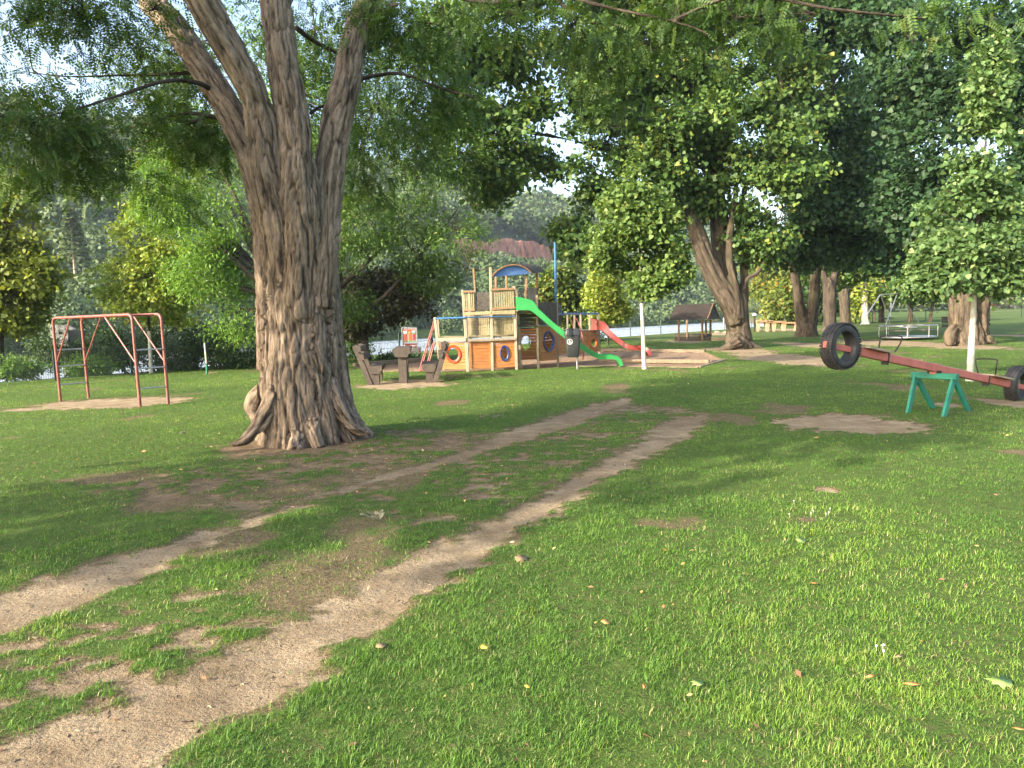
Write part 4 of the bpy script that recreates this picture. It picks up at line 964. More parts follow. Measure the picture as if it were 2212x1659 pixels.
# ---- fallen leaves, bark crumbs, clover flowers
def litter():
    r = np.random.default_rng(23); n = 3400
    a = R(-44) + R(88) * r.random(n); rr = 2.2 + 17 * r.random(n) ** 1.2; x, y = rr * np.sin(a), rr * np.cos(a)
    b = bare_mask(x, y); k = (r.random(n) < .16 + .5 * b * (1 - b) * 4 * .6 + .5 * (np.hypot(x + 2.8, y - 9) < 3)) & (rs(x, y) < 0)
    x, y, b, rr = x[k], y[k], b[k], rr[k]; n = len(x); z = ground_z(x, y, b) + .008 + .030 * (1 - b) * r.random(n)
    dr = r.normal(size=(n, 3)); dr[:, 2] *= .25; nr = r.normal(size=(n, 3)) * .35; nr[:, 2] += 1
    me = leaf_mesh('leaf_litter', np.stack([x, y, z], -1), (.014 + .036 * r.random(n) ** 3) * np.clip(rr / 6, 1, 1.8), dr, nr, 'rhomb', r.random(n))
    mt = leafmat('dead_leaves', [(0, (.13, .07, .04)), (.4, (.30, .16, .08)), (.7, (.42, .26, .10)), (.85, (.50, .38, .08)), (1, (.55, .42, .26))], .15)
    tag(link('leaf_litter', me, mt), None, None, None, 'stuff')
    # crumbs of soil and twigs
    n = 26000; a = R(-44) + R(88) * r.random(n); rr = 2.2 + 9 * r.random(n) ** 1.4; x, y = rr * np.sin(a), rr * np.cos(a); b = bare_mask(x, y); k = b > .45
    x, y, b = x[k], y[k], b[k]; n = len(x); z = ground_z(x, y, b) + .002
    dr = r.normal(size=(n, 3)); dr[:, 2] *= .2; nr = r.normal(size=(n, 3)) * .6; nr[:, 2] += 1
    me = leaf_mesh('soil_crumbs', np.stack([x, y, z], -1), (.006 + .030 * r.random(n) ** 3), dr, nr, 'narrow', r.random(n))
    mt = leafmat('bark_crumbs', [(0, (.06, .04, .03)), (.6, (.16, .11, .07)), (1, (.36, .28, .19))], 0.0, .9)
    tag(link('soil_crumbs', me, mt), None, None, None, 'stuff')
    # clover heads
    mb = MB()
    for (u, v) in [(1715, 1091), (1752, 1118), (1757, 1113), (1793, 1108), (1784, 1119), (1790, 1116), (1893, 1411), (1909, 1409), (1909, 1422), (1906, 1340 + 70), (1350, 1010), (1705, 1120)]:
        p = G(u, v); mb.sphere(p + np.array([0, 0, .036]), .006, 8, 5); mb.tube([p, p + [0, 0, .036]], .001, 3)
    m = painted('clover_white', (.5, .48, .38), (.4, .4, .3), None, 60, .8)
    tag(mb.build('clover_flowers', m), None, None, None, 'stuff')
litter()
mat_leafg = leafmat('pale_green_fallen_leaf', [(0, (.20, .32, .08)), (1, (.25, .37, .1))], .2)
mat_leafo = leafmat('orange_brown_pod', [(0, (.42, .20, .06)), (1, (.55, .30, .10))], .1)
mat_leafy = leafmat('yellow_fallen_leaf', [(0, (.55, .45, .06)), (1, (.62, .5, .1))], .2)
mat_leafs = leafmat('straw_dry_leaf', [(0, (.20, .14, .075)), (1, (.26, .19, .10))], .1)
for u, v, size, ang, tpl, mt, lab in [
    (2187, 1490, .12, 2.6, 'lobed', mat_leafg, 'big pale green maple leaf lying at the lower right edge of the lawn'),
    (1722, 1176, .10, .4, 'lobed', mat_leafg, 'pale green maple leaf in the middle of the lawn right of the track'),
    (1515, 1492, .075, 2.0, 'lobed', mat_leafg, 'greyish green leaf half sunk in the grass left of two orange pods'),
    (1113, 1216, .13, .3, 'lobed', mat_leafs, 'crumpled straw coloured leaf at the right edge of the wide dirt track'),
    (1050, 985 + 427, .06, 1.9, 'broad', mat_leafy, 'yellow leaf beside the wide track'),
    (1868, 1475, .062, .1, 'narrow', mat_leafo, 'orange brown pod, left one of the pair in the lower right lawn'),
    (1948, 1488, .09, -.5, 'narrow', mat_leafo, 'long curved orange pod, right one of the pair in the lower right lawn'),
    (1750, 1268, .055, -.6, 'narrow', mat_leafo, 'orange pod in the grass below the pale green maple leaf'),
    (1440, 1198, .055, 1.9, 'narrow', mat_leafo, 'upright orange leaf in the lawn near a bright yellow one'),
    (1306, 1357, .06, 1.2, 'broad', mat_leafo, 'curled rust coloured leaf in the lawn'),
    (1390, 1500, .05, 1.3, 'narrow', mat_leafo, 'thin rust coloured pod standing in the near grass'),
    (1138, 1497, .035, 1.2, 'broad', mat_leafy, 'small bright yellow leaf in the near grass'),
    (1931, 1451 - 20, .06, .1, 'narrow', mat_leafs, 'pale dry curved pod above the orange pair'),
    (2185, 1585, .06, -.7, 'narrow', mat_leafo, 'orange pod near the lower right corner'),
    (825, 1410, .07, 1.9, 'broad', mat_leafs, 'pale dry leaf in the grass right beside the wide track')]:
    p = G(u, v); t = np.array([0.0, 0, 1.0]); 
    me = leaf_mesh('fallen_leaf', np.zeros((1, 3)), np.array([size * .85]), np.array([[math.cos(ang), math.sin(ang), .12]]), np.array([[.12, -.35, 1.0]]), tpl, np.array([.5]))
    o = link('fallen_leaf', me, mt); o.location = (p[0], p[1], p[2] + .024); so = o.modifiers.new('s', 'SOLIDIFY'); so.thickness = .001
    tag(o, lab, 'leaf', 'larger fallen leaves on the lawn')
# scraps of bark
for (u, v, L_, ang, lab) in [(805, 1117, .30, .25, 'grey curled strips of bark lying on the grass between the tracks'), (1065, 901, .45, .1, 'fallen leafy twig on the lawn right of the furrowed trunk'), (398, 938, .16, .2, 'small grey green scrap left of the tree roots')]:
    p = G(u, v); mb = MB()
    for k in range(5):
        an_ = ang + rng.uniform(-.9, .9); dv_ = np.array([math.cos(an_), math.sin(an_), 0]); sv_ = np.array([-dv_[1], dv_[0], 0]); c = p + np.array([rng.uniform(-.4, .4) * L_, rng.uniform(-.25, .25) * L_, .018]); l_ = L_ * rng.uniform(.15, .4); w_ = rng.uniform(.008, .022)
        pts_ = [c + dv_ * l_ * (j / 4 - .5) + [0, 0, .02 * math.sin(j * 1.1 + k)] for j in range(5)]; vs = []
        for j, q_ in enumerate(pts_):
            ww = w_ * (1 - .6 * abs(j / 2 - 1) ** 2) * rng.uniform(.7, 1.2); vs += [q_ - sv_ * ww, q_ + sv_ * ww + [0, 0, .008], q_ + sv_ * ww + [0, 0, .011], q_ - sv_ * ww + [0, 0, .003]]
        mb.add(vs, [(j * 4 + i, j * 4 + (i + 1) % 4, j * 4 + 4 + (i + 1) % 4, j * 4 + 4 + i) for j in range(4) for i in range(4)])
    o = mb.build('bark_scrap', painted('grey_bark_scrap', (.20, .19, .11), (.12, .10, .06), None, 20, .9)); tag(o, lab, 'bark')

# ================================================================ climbing frame
A = G(131, 867); B_ = G(192, 860.5); C_ = G(303, 880); D_ = G(364, 873)
hA = P(114, 692, A[1]); hB = P(176, 692, B_[1]); hC = P(285, 680, C_[1]); hD = P(348, 680, D_[1])
t = thing('climbing_frame', 'faded red tubular climbing frame with ladder ends standing on bare ground', 'climbing frame', (A + D_) / 2)
zt = 1.86
def top(p, q): return np.array([q[0], q[1], zt])
tA, tB, tC_, tD = [np.array([q[0], q[1], zt]) for q in (hA, hB, hC, hD)]
def railpath(a, ta, tb, b):
    d = (tb - ta); L_ = np.linalg.norm(d); d /= L_; r_ = .13; pts = [a - [0, 0, .1]]
    for k in range(6):
        q = k / 5 * math.pi / 2; pts.append(ta + d * (r_ - r_ * math.cos(q)) + np.array([0, 0, -r_ + r_ * math.sin(q)]))
    for k in range(6):
        q = k / 5 * math.pi / 2; pts.append(tb - d * (r_ - r_ * math.sin(q)) + np.array([0, 0, -r_ + r_ * math.cos(q)]))
    pts.append(b - [0, 0, .1]); return pts
for a, ta, tb, b in ((A, tA, tC_, C_), (B_, tB, tD, D_)):
    mb = MB(); mb.tube(railpath(a, ta, tb, b), .030, 12); mb.build('side_rail', M['red_pipe'], t, True)
def lerp(a, b, f): return a + (b - a) * f
for (a, ta, b, tb) in ((A, tA, B_, tB), (C_, tC_, D_, tD)):
    for f in (.20, .42, .62):
        mb = MB(); mb.tube([lerp(a, ta, f), lerp(b, tb, f)], .017, 8); mb.build('rung', M['steel'], t, True)
for f in (.08, .2, .33, .46, .59, .72, .84, .93):
    mb = MB(); mb.tube([lerp(tA, tC_, f) - [0, 0, .01], lerp(tB, tD, f) - [0, 0, .01]], .017, 8); mb.build('rung', M['red_pipe'], t, True)
for (ft, top_a, top_c, f) in ((lerp(A, tA, .47), tA, tC_, .24), (lerp(B_, tB, .47), tB, tD, .26), (lerp(C_, tC_, .47), tA, tC_, .68), (lerp(D_, tD, .47), tB, tD, .68)):
    mb = MB(); mb.tube([ft, lerp(top_a, top_c, f) - [0, 0, .02]], .016, 8); mb.build('brace', M['red_pipe'], t, True)

# ================================================================ seesaw
F1 = G(1960, 889); F2 = G(2020, 879); F3 = G(2037, 897); F4 = G(2096, 885)
c0 = (F1 + F2 + F3 + F4) / 4; t = thing('seesaw', 'red beam seesaw with a tyre on each end tilted over a green trestle', 'seesaw', c0)
bd = np.array([.87, .49, 0]); bd /= np.linalg.norm(bd); pd = np.array([bd[1], -bd[0], 0])
aA = np.array([*((F1 + F2) / 2)[:2], .60]); aB = np.array([*((F3 + F4) / 2)[:2], .60])
aA = P(1978, 812, aA[1]); aB = P(2060, 815, aB[1]); aA[2] = aB[2] = (aA[2] + aB[2]) / 2
for p, q in ((F1, aA), (F2, aA), (F3, aB), (F4, aB)):
    mb = MB(); mb.beam(p - [0, 0, .08], q, .085, .045, up=pd); mb.build('leg', M['green_paint'], t)
mb = MB(); mb.beam(aA - pd * .06 + [0, 0, .01], aB + pd * .06 + [0, 0, .01], .09, .09); mb.build('crossbar', M['green_paint'], t)
mid = (aA + aB) / 2
TL = P(1826, 749, 10.55); 
tl_len = np.linalg.norm((TL - mid)[:2])
pv = mid + np.array([0, 0, .13])
ax = TL - pv; ax = ax / np.linalg.norm(ax)      # up-left end
# keep beam direction in plane of bd
ax = np.array([-bd[0], -bd[1], 0]) * math.cos(R(10.5)) + np.array([0, 0, math.sin(R(10.5))])
upb = np.cross(ax, pd); upb = upb if upb[2] > 0 else -upb
mb = MB(); mb.box(mid + [0, 0, .075], .10, .09, .07, bd, pd); mb.build('pivot_bracket', M['red_paint'], t)
mb = MB(); mb.tube([mid + [0, 0, .075] - pd * .1, mid + [0, 0, .075] + pd * .1], .022, 10); mb.build('axle', M['dark_metal'], t, True)
LBS = {1: 1.93, -1: 2.16}
mb = MB(); mb.beam(pv + ax * (LBS[1] - .1), pv - ax * (LBS[-1] - .1), .09, .12, up=upb); mb.build('beam', M['red_paint'], t)
mb = MB(); mb.beam(pv + ax * .1 + upb * .002, pv - ax * .1 + upb * .002, .10, .13, up=upb); mb.build('beam_sleeve', M['red_paint'], t)
for sg in (1, -1):
    LB = LBS[sg]; s0 = pv + ax * sg * (LB - .12); mb = MB(); mb.beam(s0, pv + ax * sg * (LB + .62), .055, .085, up=upb); mb.build('beam_end', M['red_paint'], t)
    tc = pv + ax * sg * (LB + .29) + upb * (.02)
    mb = MB(); Ro, Ri, W = .315, .195, .19
    prof = [(Ri, -W * .32), (Ri + .015, -W * .46), (Ri + .06, -W * .5), (Ro - .035, -W * .47), (Ro - .01, -W * .36), (Ro, -W * .2), (Ro, W * .2), (Ro - .01, W * .36), (Ro - .035, W * .47), (Ri + .06, W * .5), (Ri + .015, W * .46), (Ri, W * .32), (Ri, -W * .32)]
    n = 56; vs = []; fs = []
    for k in range(n):
        q = 2 * math.pi * k / n; rd = ax * math.cos(q) + upb * math.sin(q)
        for r_, h_ in prof[:-1]: vs.append(tc + rd * r_ + pd * h_)
    m_ = len(prof) - 1
    for k in range(n):
        for j in range(m_): fs.append((k * m_ + j, k * m_ + (j + 1) % m_, ((k + 1) % n) * m_ + (j + 1) % m_, ((k + 1) % n) * m_ + j))
    mb.add(vs, fs); ty = mb.build('tyre', M['tyre'], t, True)
    mb = MB()
    for k in range(46):
        for row, (hh, ww) in enumerate(((-.078, .035), (-.028, .04), (.028, .04), (.078, .035))):
            q = 2 * math.pi * (k + .5 * (row % 2)) / 46; rd = ax * math.cos(q) + upb * math.sin(q); tg_ = -ax * math.sin(q) + upb * math.cos(q)
            mb.box(tc + rd * (Ro + (.002 if row in (1, 2) else -.007)) + pd * hh, .030, ww, .014, tg_ + pd * .25, None, rd)
    mb.build('tread', M['tyre'], ty)
    mb = MB(); mb.tube([tc + ax * sg * (Ro - .02), tc + ax * sg * (Ro + .012)], .016, 10); mb.build('bolt', M['sand_block'], ty)
    sc_ = pv + ax * sg * (LB - .42) + upb * .075
    mb = MB(); mb.box(sc_ + pd * 0, .52, .26, .028, ax * sg, pd, upb); mb.build('seat', M['wood_grey'], t)
    hb_ = pv + ax * sg * (LB - .78) + upb * .08
    pts = [hb_ + pd * .04 * 0 + ax * sg * .06 - pd * .13, hb_ - pd * .16 + upb * .16, hb_ - pd * .14 + upb * .235, hb_ + pd * .14 + upb * .235, hb_ + pd * .16 + upb * .16, hb_ + ax * sg * .06 + pd * .13]
    hp, hr = smoothpath(pts, [.011] * 6, 4); mb = MB(); mb.tube(hp, .011, 8); mb.build('handle', M['dark_metal'], t, True)
    mb = MB(); mb.box(hb_ - upb * .10 + ax * sg * .06, .02, .11, .17, ax, pd, upb); mb.build('clamp', M['dark_metal'], t)

# ================================================================ picnic place
def r2(x, y): return (719 + .175 * x, 636 + .175 * y)
d0 = G(*r2(865, 1095))[1]
def prism(mb, pts2, a, lat, dep):
    """polygon of (x,z) pairs swept along depth vector"""
    base = [a + lat * x + np.array([0, 0, z]) for x, z in pts2]; n = len(base)
    mb.add(base + [p + dep for p in base], [tuple(range(n)), tuple(range(2 * n - 1, n - 1, -1))] + [(i, i + n, (i + 1) % n + n, (i + 1) % n) for i in range(n)])
lat = np.array([1.0, 0, 0]); dep = np.array([-.17, 1.6, 0])
tb_ = G(*r2(865, 1095)); t = thing('picnic_table', 'heavy dark plank picnic table on thick posts between two plank benches', 'table', tb_)
k = d0 / FPX * .175
def zz(y): return (1095 - y) * k
mb = MB(); prism(mb, [(-.115 + .06, zz(775)), (.07, zz(775)), (.115, zz(700)), (.117, zz(668)), (.10, zz(662)), (-.10, zz(662)), (-.125, zz(675)), (-.125, zz(700)), (-.09, zz(770))], tb_, lat * 1.9, dep)
top_ = mb.build('tabletop', M['wood_recycled'], t)
for f in (.06, .86):
    mb = MB(); c = tb_ + dep * f; c[2] = 0; mb.hexa([c + [-.1, 0, -.1], c + [.1, 0, -.1], c + [.1, .11, -.1], c + [-.1, .11, -.1]], [c + [-.105, 0, zz(775)], c + [.105, 0, zz(775)], c + [.105, .11, zz(775)], c + [-.105, .11, zz(775)]])
    mb.build('leg', M['wood_recycled'], t)
for sgn, lab, ox in ((1, 'dark plank bench with slanting back, right of the picnic table', 1190), (-1, 'dark plank bench with slanting back, left of the picnic table', 530)):
    b0 = G(*r2(ox, 1100)); b0[1] = d0 - (.0 if sgn > 0 else .1); b0 = P(*r2(ox, 1100), b0[1]); t = thing('picnic_bench', lab, 'bench', (b0[0], b0[1], 0), 'benches of the picnic place')
    l_ = lat * sgn
    bz = b0.copy(); bz[2] = 0
    mb = MB(); prism(mb, [(-.14, .31), (-.09, .26), (.12, .26), (.17, .33), (.17, .46), (-.17, .46), (-.17, .36)], bz, l_, dep * .95); mb.build('seat', M['wood_recycled'], t)
    for f in (0.03, .80):
        c = bz + dep * f
        mb = MB(); mb.hexa([c + l_ * -.09 + [0, 0, -.1], c + l_ * .10 + [0, 0, -.1], c + l_ * .10 + [0, .12, -.1], c + l_ * -.09 + [0, .12, -.1]], [c + l_ * -.08 + [0, 0, .27], c + l_ * .11 + [0, 0, .27], c + l_ * .11 + [0, .12, .27], c + l_ * -.08 + [0, .12, .27]]); mb.build('leg', M['wood_recycled'], t)
        # slanting back post
        mb = MB(); a_ = c + l_ * .13 + [0, -.03, -.05]; e_ = c + l_ * .50 + [0, -.03, 1.02]; w_ = l_ * .065
        for kk in range(1): mb.hexa([a_ - w_, a_ + w_, a_ + w_ + [0, .1, 0], a_ - w_ + [0, .1, 0]], [e_ - w_, e_ + w_ * .9 - [0, 0, .05], e_ + w_ * .9 + [0, .1, -.05], e_ - w_ + [0, .1, 0]])
        mb.build('back_post', M['wood_recycled'], t)
    for zq in (.72, .93):
        c = bz + l_ * (.13 + .36 * zq) + [0, -.02, 0]; mb = MB(); prism(mb, [(-.13, zq - .09), (-.05, zq - .12), (.0, zq - .02), (-.03, zq + .05), (-.12, zq + .04)], c, l_, dep * 1.0); mb.build('back_plank', M['wood_recycled'], t)

# ================================================================ play ship
def c3(x, y, d): return P(912.5 + .2 * x, 497.7 + .2 * y, d)
def c4(x, y, d): return P(1161.3 + .2 * x, 497.7 + .2 * y, d)
sb = G(1060, 797); ship = thing('play_ship', 'wooden play ship with tower, blue arched canopy, slides and portholes standing in sand', 'play ship', (sb[0], sb[1], -.05))
def qp(q, s, t_):
    return (q[0] * (1 - s) + q[1] * s) * (1 - t_) + (q[3] * (1 - s) + q[2] * s) * t_
def panel(name, q, n, mat, hole=None, vertical=False, th=.025, gap=.012, parent=None, frame=None):
    """q: bl br tr tl world corners"""
    q = [np.array(p) for p in q]; nr = np.cross(q[1] - q[0], q[3] - q[0]); nr /= np.linalg.norm(nr); mb = MB()
    L_ = np.linalg.norm((q[1] - q[0]) if vertical else (q[3] - q[0])); g = gap / L_
    def piece(s0, s1, t0, t1, off): mb.slab([qp(q, s0, t0) + off, qp(q, s1, t0) + off, qp(q, s1, t1) + off, qp(q, s0, t1) + off], -nr * th)
    for i in range(n):
        a, b = i / n + g / 2, (i + 1) / n - g / 2; off = nr * rng.uniform(-.003, .003)
        if vertical: piece(a, b, 0, 1, off); continue
        if hole is None: piece(0, 1, a, b, off); continue
        sc, tc_, rs_, rt_ = hole; m = 5
        for j in range(m):
            t0, t1 = a + (b - a) * j / m, a + (b - a) * (j + 1) / m; tm = (t0 + t1) / 2; e = 1 - ((tm - tc_) / rt_) ** 2
            if e <= 0: piece(0, 1, t0, t1, off)
            else: w_ = rs_ * math.sqrt(e); piece(0, sc - w_, t0, t1, off); piece(sc + w_, 1, t0, t1, off)
    o = mb.build(name, mat, parent or ship); return o, q, nr
def ring(q, nr, hole, mat, parent, k=1.28, name='porthole_ring'):
    sc, tc_, rs_, rt_ = hole; n = 28; mb = MB(); vs = []
    for i in range(n):
        a = 2 * math.pi * i / n
        for kk, of in ((.93, -.035), (.93, .02), (1.05, .035), (k - .06, .035), (k, .012), (k, -.035)):
            vs.append(qp(q, sc + rs_ * kk * math.cos(a), tc_ + rt_ * kk * math.sin(a)) + nr * of)
    fs = [(i * 6 + j, i * 6 + (j + 1) % 6, ((i + 1) % n) * 6 + (j + 1) % 6, ((i + 1) % n) * 6 + j) for i in range(n) for j in range(6)]
    mb.add(vs, fs); mb.build(name, mat, parent, True)
def post(a, b, w_=.085, mat='wood_grey', name='post', ext=.2):
    mb = MB(); a = np.array(a); mb.beam(a - [0, 0, ext], b, w_, w_, up=(0, 1, 0)); mb.build(name, M[mat], ship)
def bar(name, pts, r_, mat, parent=None):
    mb = MB(); mb.tube(pts, r_, 8); mb.build(name, M[mat], parent or ship, True)
def bm(name, a, b, w_, h_, mat): mb = MB(); mb.beam(a, b, w_, h_); mb.build(name, M[mat], ship)
d0_, d1_, d2_, d3_ = 22.4, 22.3, 22.45, 22.6
post(c3(203, 1505, d0_), c3(135, 938, d0_)); post(c3(180, 1155, 23.8), c3(168, 960, 23.8), .05, ext=0)
post(c3(495, 1515, d1_), c3(460, 925, d1_), .10); post(c3(757, 1495, d2_), c3(735, 398, d2_), .085); post(c3(1018, 1480, d3_), c3(991, 600, d3_), .085)
post(c3(450, 930, 22.5), c3(432, 640, 22.5), .06, ext=0); post(c3(590, 1140, 22.55), c3(566, 645, 22.55), .05, ext=0); post(c3(568, 650, 22.6), c3(551, 415, 22.6), .05, 'wood_rail', ext=0)
post(c3(1062, 1478, 22.95), c3(1032, 880, 22.95), .075); post(c3(1250, 1470, 23.1), c3(1236, 700, 23.1), .075); post(c3(1466, 1440, 24.2), c3(1450, 768, 24.2), .08)
post(c3(792, 640, 24.2), c3(790, 480, 24.2), .06, 'wood_rail', ext=0); post(c3(905, 640, 24.6), c3(905, 480, 24.6), .06, 'wood_rail', ext=0)
post(c3(1112, 720, 22.95), c3(1127, 455, 22.95), .07, 'wood_rail', ext=0); post(c3(1240, 780, 24.3), c3(1235, 455, 24.3), .065, 'wood_rail', ext=0)
for (a, b) in ((c3(230, 1450, 24.4), c3(230, 1150, 24.4)), (c3(520, 1440, 24.5), c3(505, 650, 24.5)), (c3(770, 1440, 24.6), c3(755, 640, 24.6)), (c3(1040, 1430, 24.9), c3(1020, 640, 24.9))): post(a, b, .08)
# hull
A_ = (.535, .56, .215, .255)
o, q, nr = panel('hull_panel', [c3(196, 1500, d0_ - .02), c3(472, 1500, d1_), c3(466, 1207, d1_), c3(165, 1210, d0_ - .02)], 8, M['wood_new'], A_); ring(q, nr, A_, M['orange_ring'], o, 1.36)
o, q, nr = panel('hull_panel', [c3(518, 1494, d1_), c3(742, 1490, d2_), c3(732, 1203, d2_), c3(506, 1207, d1_)], 8, M['wood_new'])
for s0 in (.0, .92):
    mb = MB(); mb.slab([qp(q, s0, 0) + nr * .022, qp(q, s0 + .08, 0) + nr * .022, qp(q, s0 + .08, 1) + nr * .022, qp(q, s0, 1) + nr * .022], -nr * .02); mb.build('edge_board', M['wood_new'], o)
H_ = (.50, .52, .16, .23)
o, q, nr = panel('hull_panel', [c3(772, 1488, d2_), c3(1008, 1474, d3_), c3(1002, 1180, d3_), c3(762, 1190, d2_)], 8, M['wood_new'], H_); ring(q, nr, H_, M['navy'], o, 1.28)
H_ = (.52, .565, .27, .265)
o, q, nr = panel('hull_panel', [c3(1270, 1416, 23.15), c3(1458, 1398, 24.15), c3(1452, 1040, 24.15), c3(1257, 1040, 23.15)], 9, M['wood_new'], H_); ring(q, nr, H_, M['navy'], o, 1.16)
H_ = (.835, .42, .085, .20)
o, q, nr = panel('hull_panel', [c4(216, 1345, 24.3), c4(668, 1308, 30.4), c4(664, 1074, 30.4), c4(214, 1074, 24.3)], 8, M['wood_new'], H_); ring(q, nr, H_, M['orange_pl'], o, 1.25)
panel('hull_panel', [c3(520, 1455, 24.5), c3(1040, 1440, 24.8), c3(1030, 1190, 24.8), c3(510, 1200, 24.5)], 8, M['wood_new'])
H_ = (.30, .55, .24, .22)
panel('hull_panel', [c3(1060, 1402, 25.3), c3(1262, 1392, 25.3), c3(1262, 1060, 25.3), c3(1055, 1060, 25.3)], 10, M['wood_new'], H_)
panel('hull_panel', [c3(1240, 1400, 25.4), c3(1500, 1340, 26.5), c3(1500, 1060, 26.5), c3(1240, 1060, 25.4)], 10, M['wood_new'])
# beams and decks
bm('beam', c3(160, 1182, d0_ - .03), c3(472, 1182, d1_ - .06), .07, .10, 'wood_grey'); bm('beam', c3(490, 1190, d1_ - .05), c3(1012, 1172, d3_ - .05), .06, .075, 'wood_grey')
bm('beam', c3(455, 902, 22.4), c3(740, 890, 22.42), .06, .10, 'wood_slat'); bm('beam', c3(752, 890, 22.4), c3(1000, 882, 22.5), .06, .115, 'wood_slat'); bm('beam', c3(1020, 885, 22.7), c3(1240, 890, 23.0), .06, .06, 'wood_grey')
bm('beam', c3(1250, 1030, 23.05), c3(1462, 1028, 24.1), .06, .06, 'wood_grey'); bm('beam', c3(1035, 1030, 22.9), c3(1240, 1035, 23.05), .05, .06, 'wood_dark')
def deck(a, b, dy, mat='wood_grey', name='deck'):
    a = np.array(a); b = np.array(b); n = 14; mb = MB()
    for i in range(n):
        y0, y1 = dy * i / n + .003, dy * (i + 1) / n - .003; mb.slab([a + [0, y0, 0], b + [0, y0, 0], b + [0, y1, 0], a + [0, y1, 0]], np.array([0, 0, -.03]))
    mb.build(name, M[mat], ship)
deck(c3(165, 1158, 22.45), c3(480, 1155, 22.4), 1.9, 'wood_slat'); deck(c3(490, 1150, 22.42), c3(1010, 1142, 22.65), 2.2, 'wood_slat'); deck(c3(445, 880, 22.5), c3(1010, 870, 22.6), 2.0); deck(c3(1030, 870, 23.0), c3(1240, 880, 23.1), 1.6)
deck(c4(216, 1075, 24.4), c4(660, 1078, 30.2), 1.6)
# slatted balustrades
SL = 'slat_panel'
panel(SL, [c3(492, 1136, 22.5), c3(580, 1133, 22.5), c3(574, 935, 22.5), c3(486, 935, 22.5)], 6, M['wood_slat'], None, True, .02, .02)
panel(SL, [c3(612, 1130, 22.5), c3(725, 1126, 22.5), c3(720, 930, 22.5), c3(604, 930, 22.5)], 6, M['wood_slat'], None, True, .02, .02)
panel(SL, [c3(772, 1128, 22.6), c3(1000, 1122, 22.65), c3(993, 930, 22.65), c3(766, 932, 22.6)], 13, M['wood_slat'], None, True, .02, .02)
for i, (q, n) in enumerate((([c3(450, 862, 22.46), c3(564, 856, 22.46), c3(560, 660, 22.46), c3(438, 664, 22.46)], 6), ([c3(750, 850, 22.42), c3(995, 832, 22.5), c3(988, 630, 22.5), c3(742, 642, 22.42)], 10))):
    o, q, nr = panel(SL, q, n, M['wood_slat'], None, True, .02, .02)
    for tt in (-.04, .97): mb = MB(); mb.beam(qp(q, -.03, tt + .03) + nr * .02, qp(q, 1.02, tt + .03) + nr * .02, .05, .065); mb.build('rail', M['wood_rail'], o)
panel(SL, [c3(592, 868, 24.4), c3(738, 862, 24.4), c3(735, 665, 24.4), c3(590, 668, 24.4)], 12, M['wood_dark'], None, True, .02, .014)
panel(SL, [c3(1122, 760, 22.98), c3(1240, 790, 24.3), c3(1236, 622, 24.3), c3(1118, 622, 22.98)], 9, M['wood_grey'], None, True, .02, .02)
panel(SL, [c3(1250, 1020, 23.15), c3(1455, 1020, 24.15), c3(1450, 775, 24.15), c3(1246, 775, 23.15)], 14, M['wood_dark'], None, True, .02, .004)
panel('dark_panel', [c3(1040, 1030, 23.02), c3(1236, 1032, 23.12), c3(1232, 900, 23.12), c3(1036, 900, 23.02)], 3, M['wood_dark'])
panel('dark_panel', [c3(480, 1140, 24.6), c3(1020, 1130, 24.9), c3(1010, 900, 24.9), c3(470, 905, 24.6)], 8, M['wood_grey'])
panel('dark_panel', [c3(1240, 1040, 25.2), c3(1500, 1040, 26.4), c3(1500, 780, 26.4), c3(1240, 780, 25.2)], 6, M['wood_dark'])
bar('hand_bar', [c3(1000, 612, 22.65), c3(1040, 605, 22.8), c3(1090, 608, 23), c3(1125, 620, 23)], .014, 'dark_metal')
for y in (1060, 1090): bar('hand_bar', [c3(1062, y, 23), c3(1225, y - 4, 23.1)], .012, 'dark_metal')
bar('blue_rail', [c3(140, 952, d0_ - .06), c3(462, 941, d1_ - .08)], .026, 'blue_paint'); bar('blue_rail', [c3(462, 938, d1_ - .08), c3(1005, 930, d3_ - .08)], .015, 'blue_paint')
bar('lookout_ring', [c3(497, 436, 22.7), c3(520, 428, 22.9), c3(600, 424, 23.2), c3(700, 424, 23.0), c3(735, 428, 22.5)], .018, 'dark_metal')
# canopy
ap = [c3(755 + 420 * i / 16, 0, 22.5 + .4 * i / 16) for i in range(17)]
arch = []
for i in range(17):
    f = i / 16; x = 755 + 420 * f; y = (495 - 35 * f) - 105 * (1 - (2 * f - 1) ** 2) ** .82; arch.append(c3(x, y, 22.42 + .45 * f))
axv = c3(1325, 458, 24.4) - c3(1175, 463, 22.9); axv = axv / np.linalg.norm(axv) * 1.6
mb = MB(); n = 17
fr = arch; bk = [p - np.array([0, .0, 0]) + axv * .02 for p in arch]
cbl = arch[0]; cbr = arch[-1]
gab = MB(); off = axv * .03
for i in range(16):
    l0 = cbl + (cbr - cbl) * i / 16; l1 = cbl + (cbr - cbl) * (i + 1) / 16
    gab.slab([l0 + off - [0, 0, .02], l1 + off - [0, 0, .02], arch[i + 1] + off - [0, 0, .025], arch[i] + off - [0, 0, .025]], axv * .012)
canopy = MB()
for i in range(16):
    for kx in range(8):
        a = arch[i] + axv * (kx / 8); b = arch[i + 1] + axv * (kx / 8); a2 = arch[i] + axv * ((kx + 1) / 8 - .004); b2 = arch[i + 1] + axv * ((kx + 1) / 8 - .004)
        up_ = np.array([0, 0, .022 + .008 * ((kx + i) % 2)]); canopy.hexa([a, b, b2, a2], [a + up_, b + up_, b2 + up_, a2 + up_])
ro = canopy.build('canopy', M['wood_dark'], ship); gab.build('blue_gable', M['gable_blue'], ro)
tr = MB()
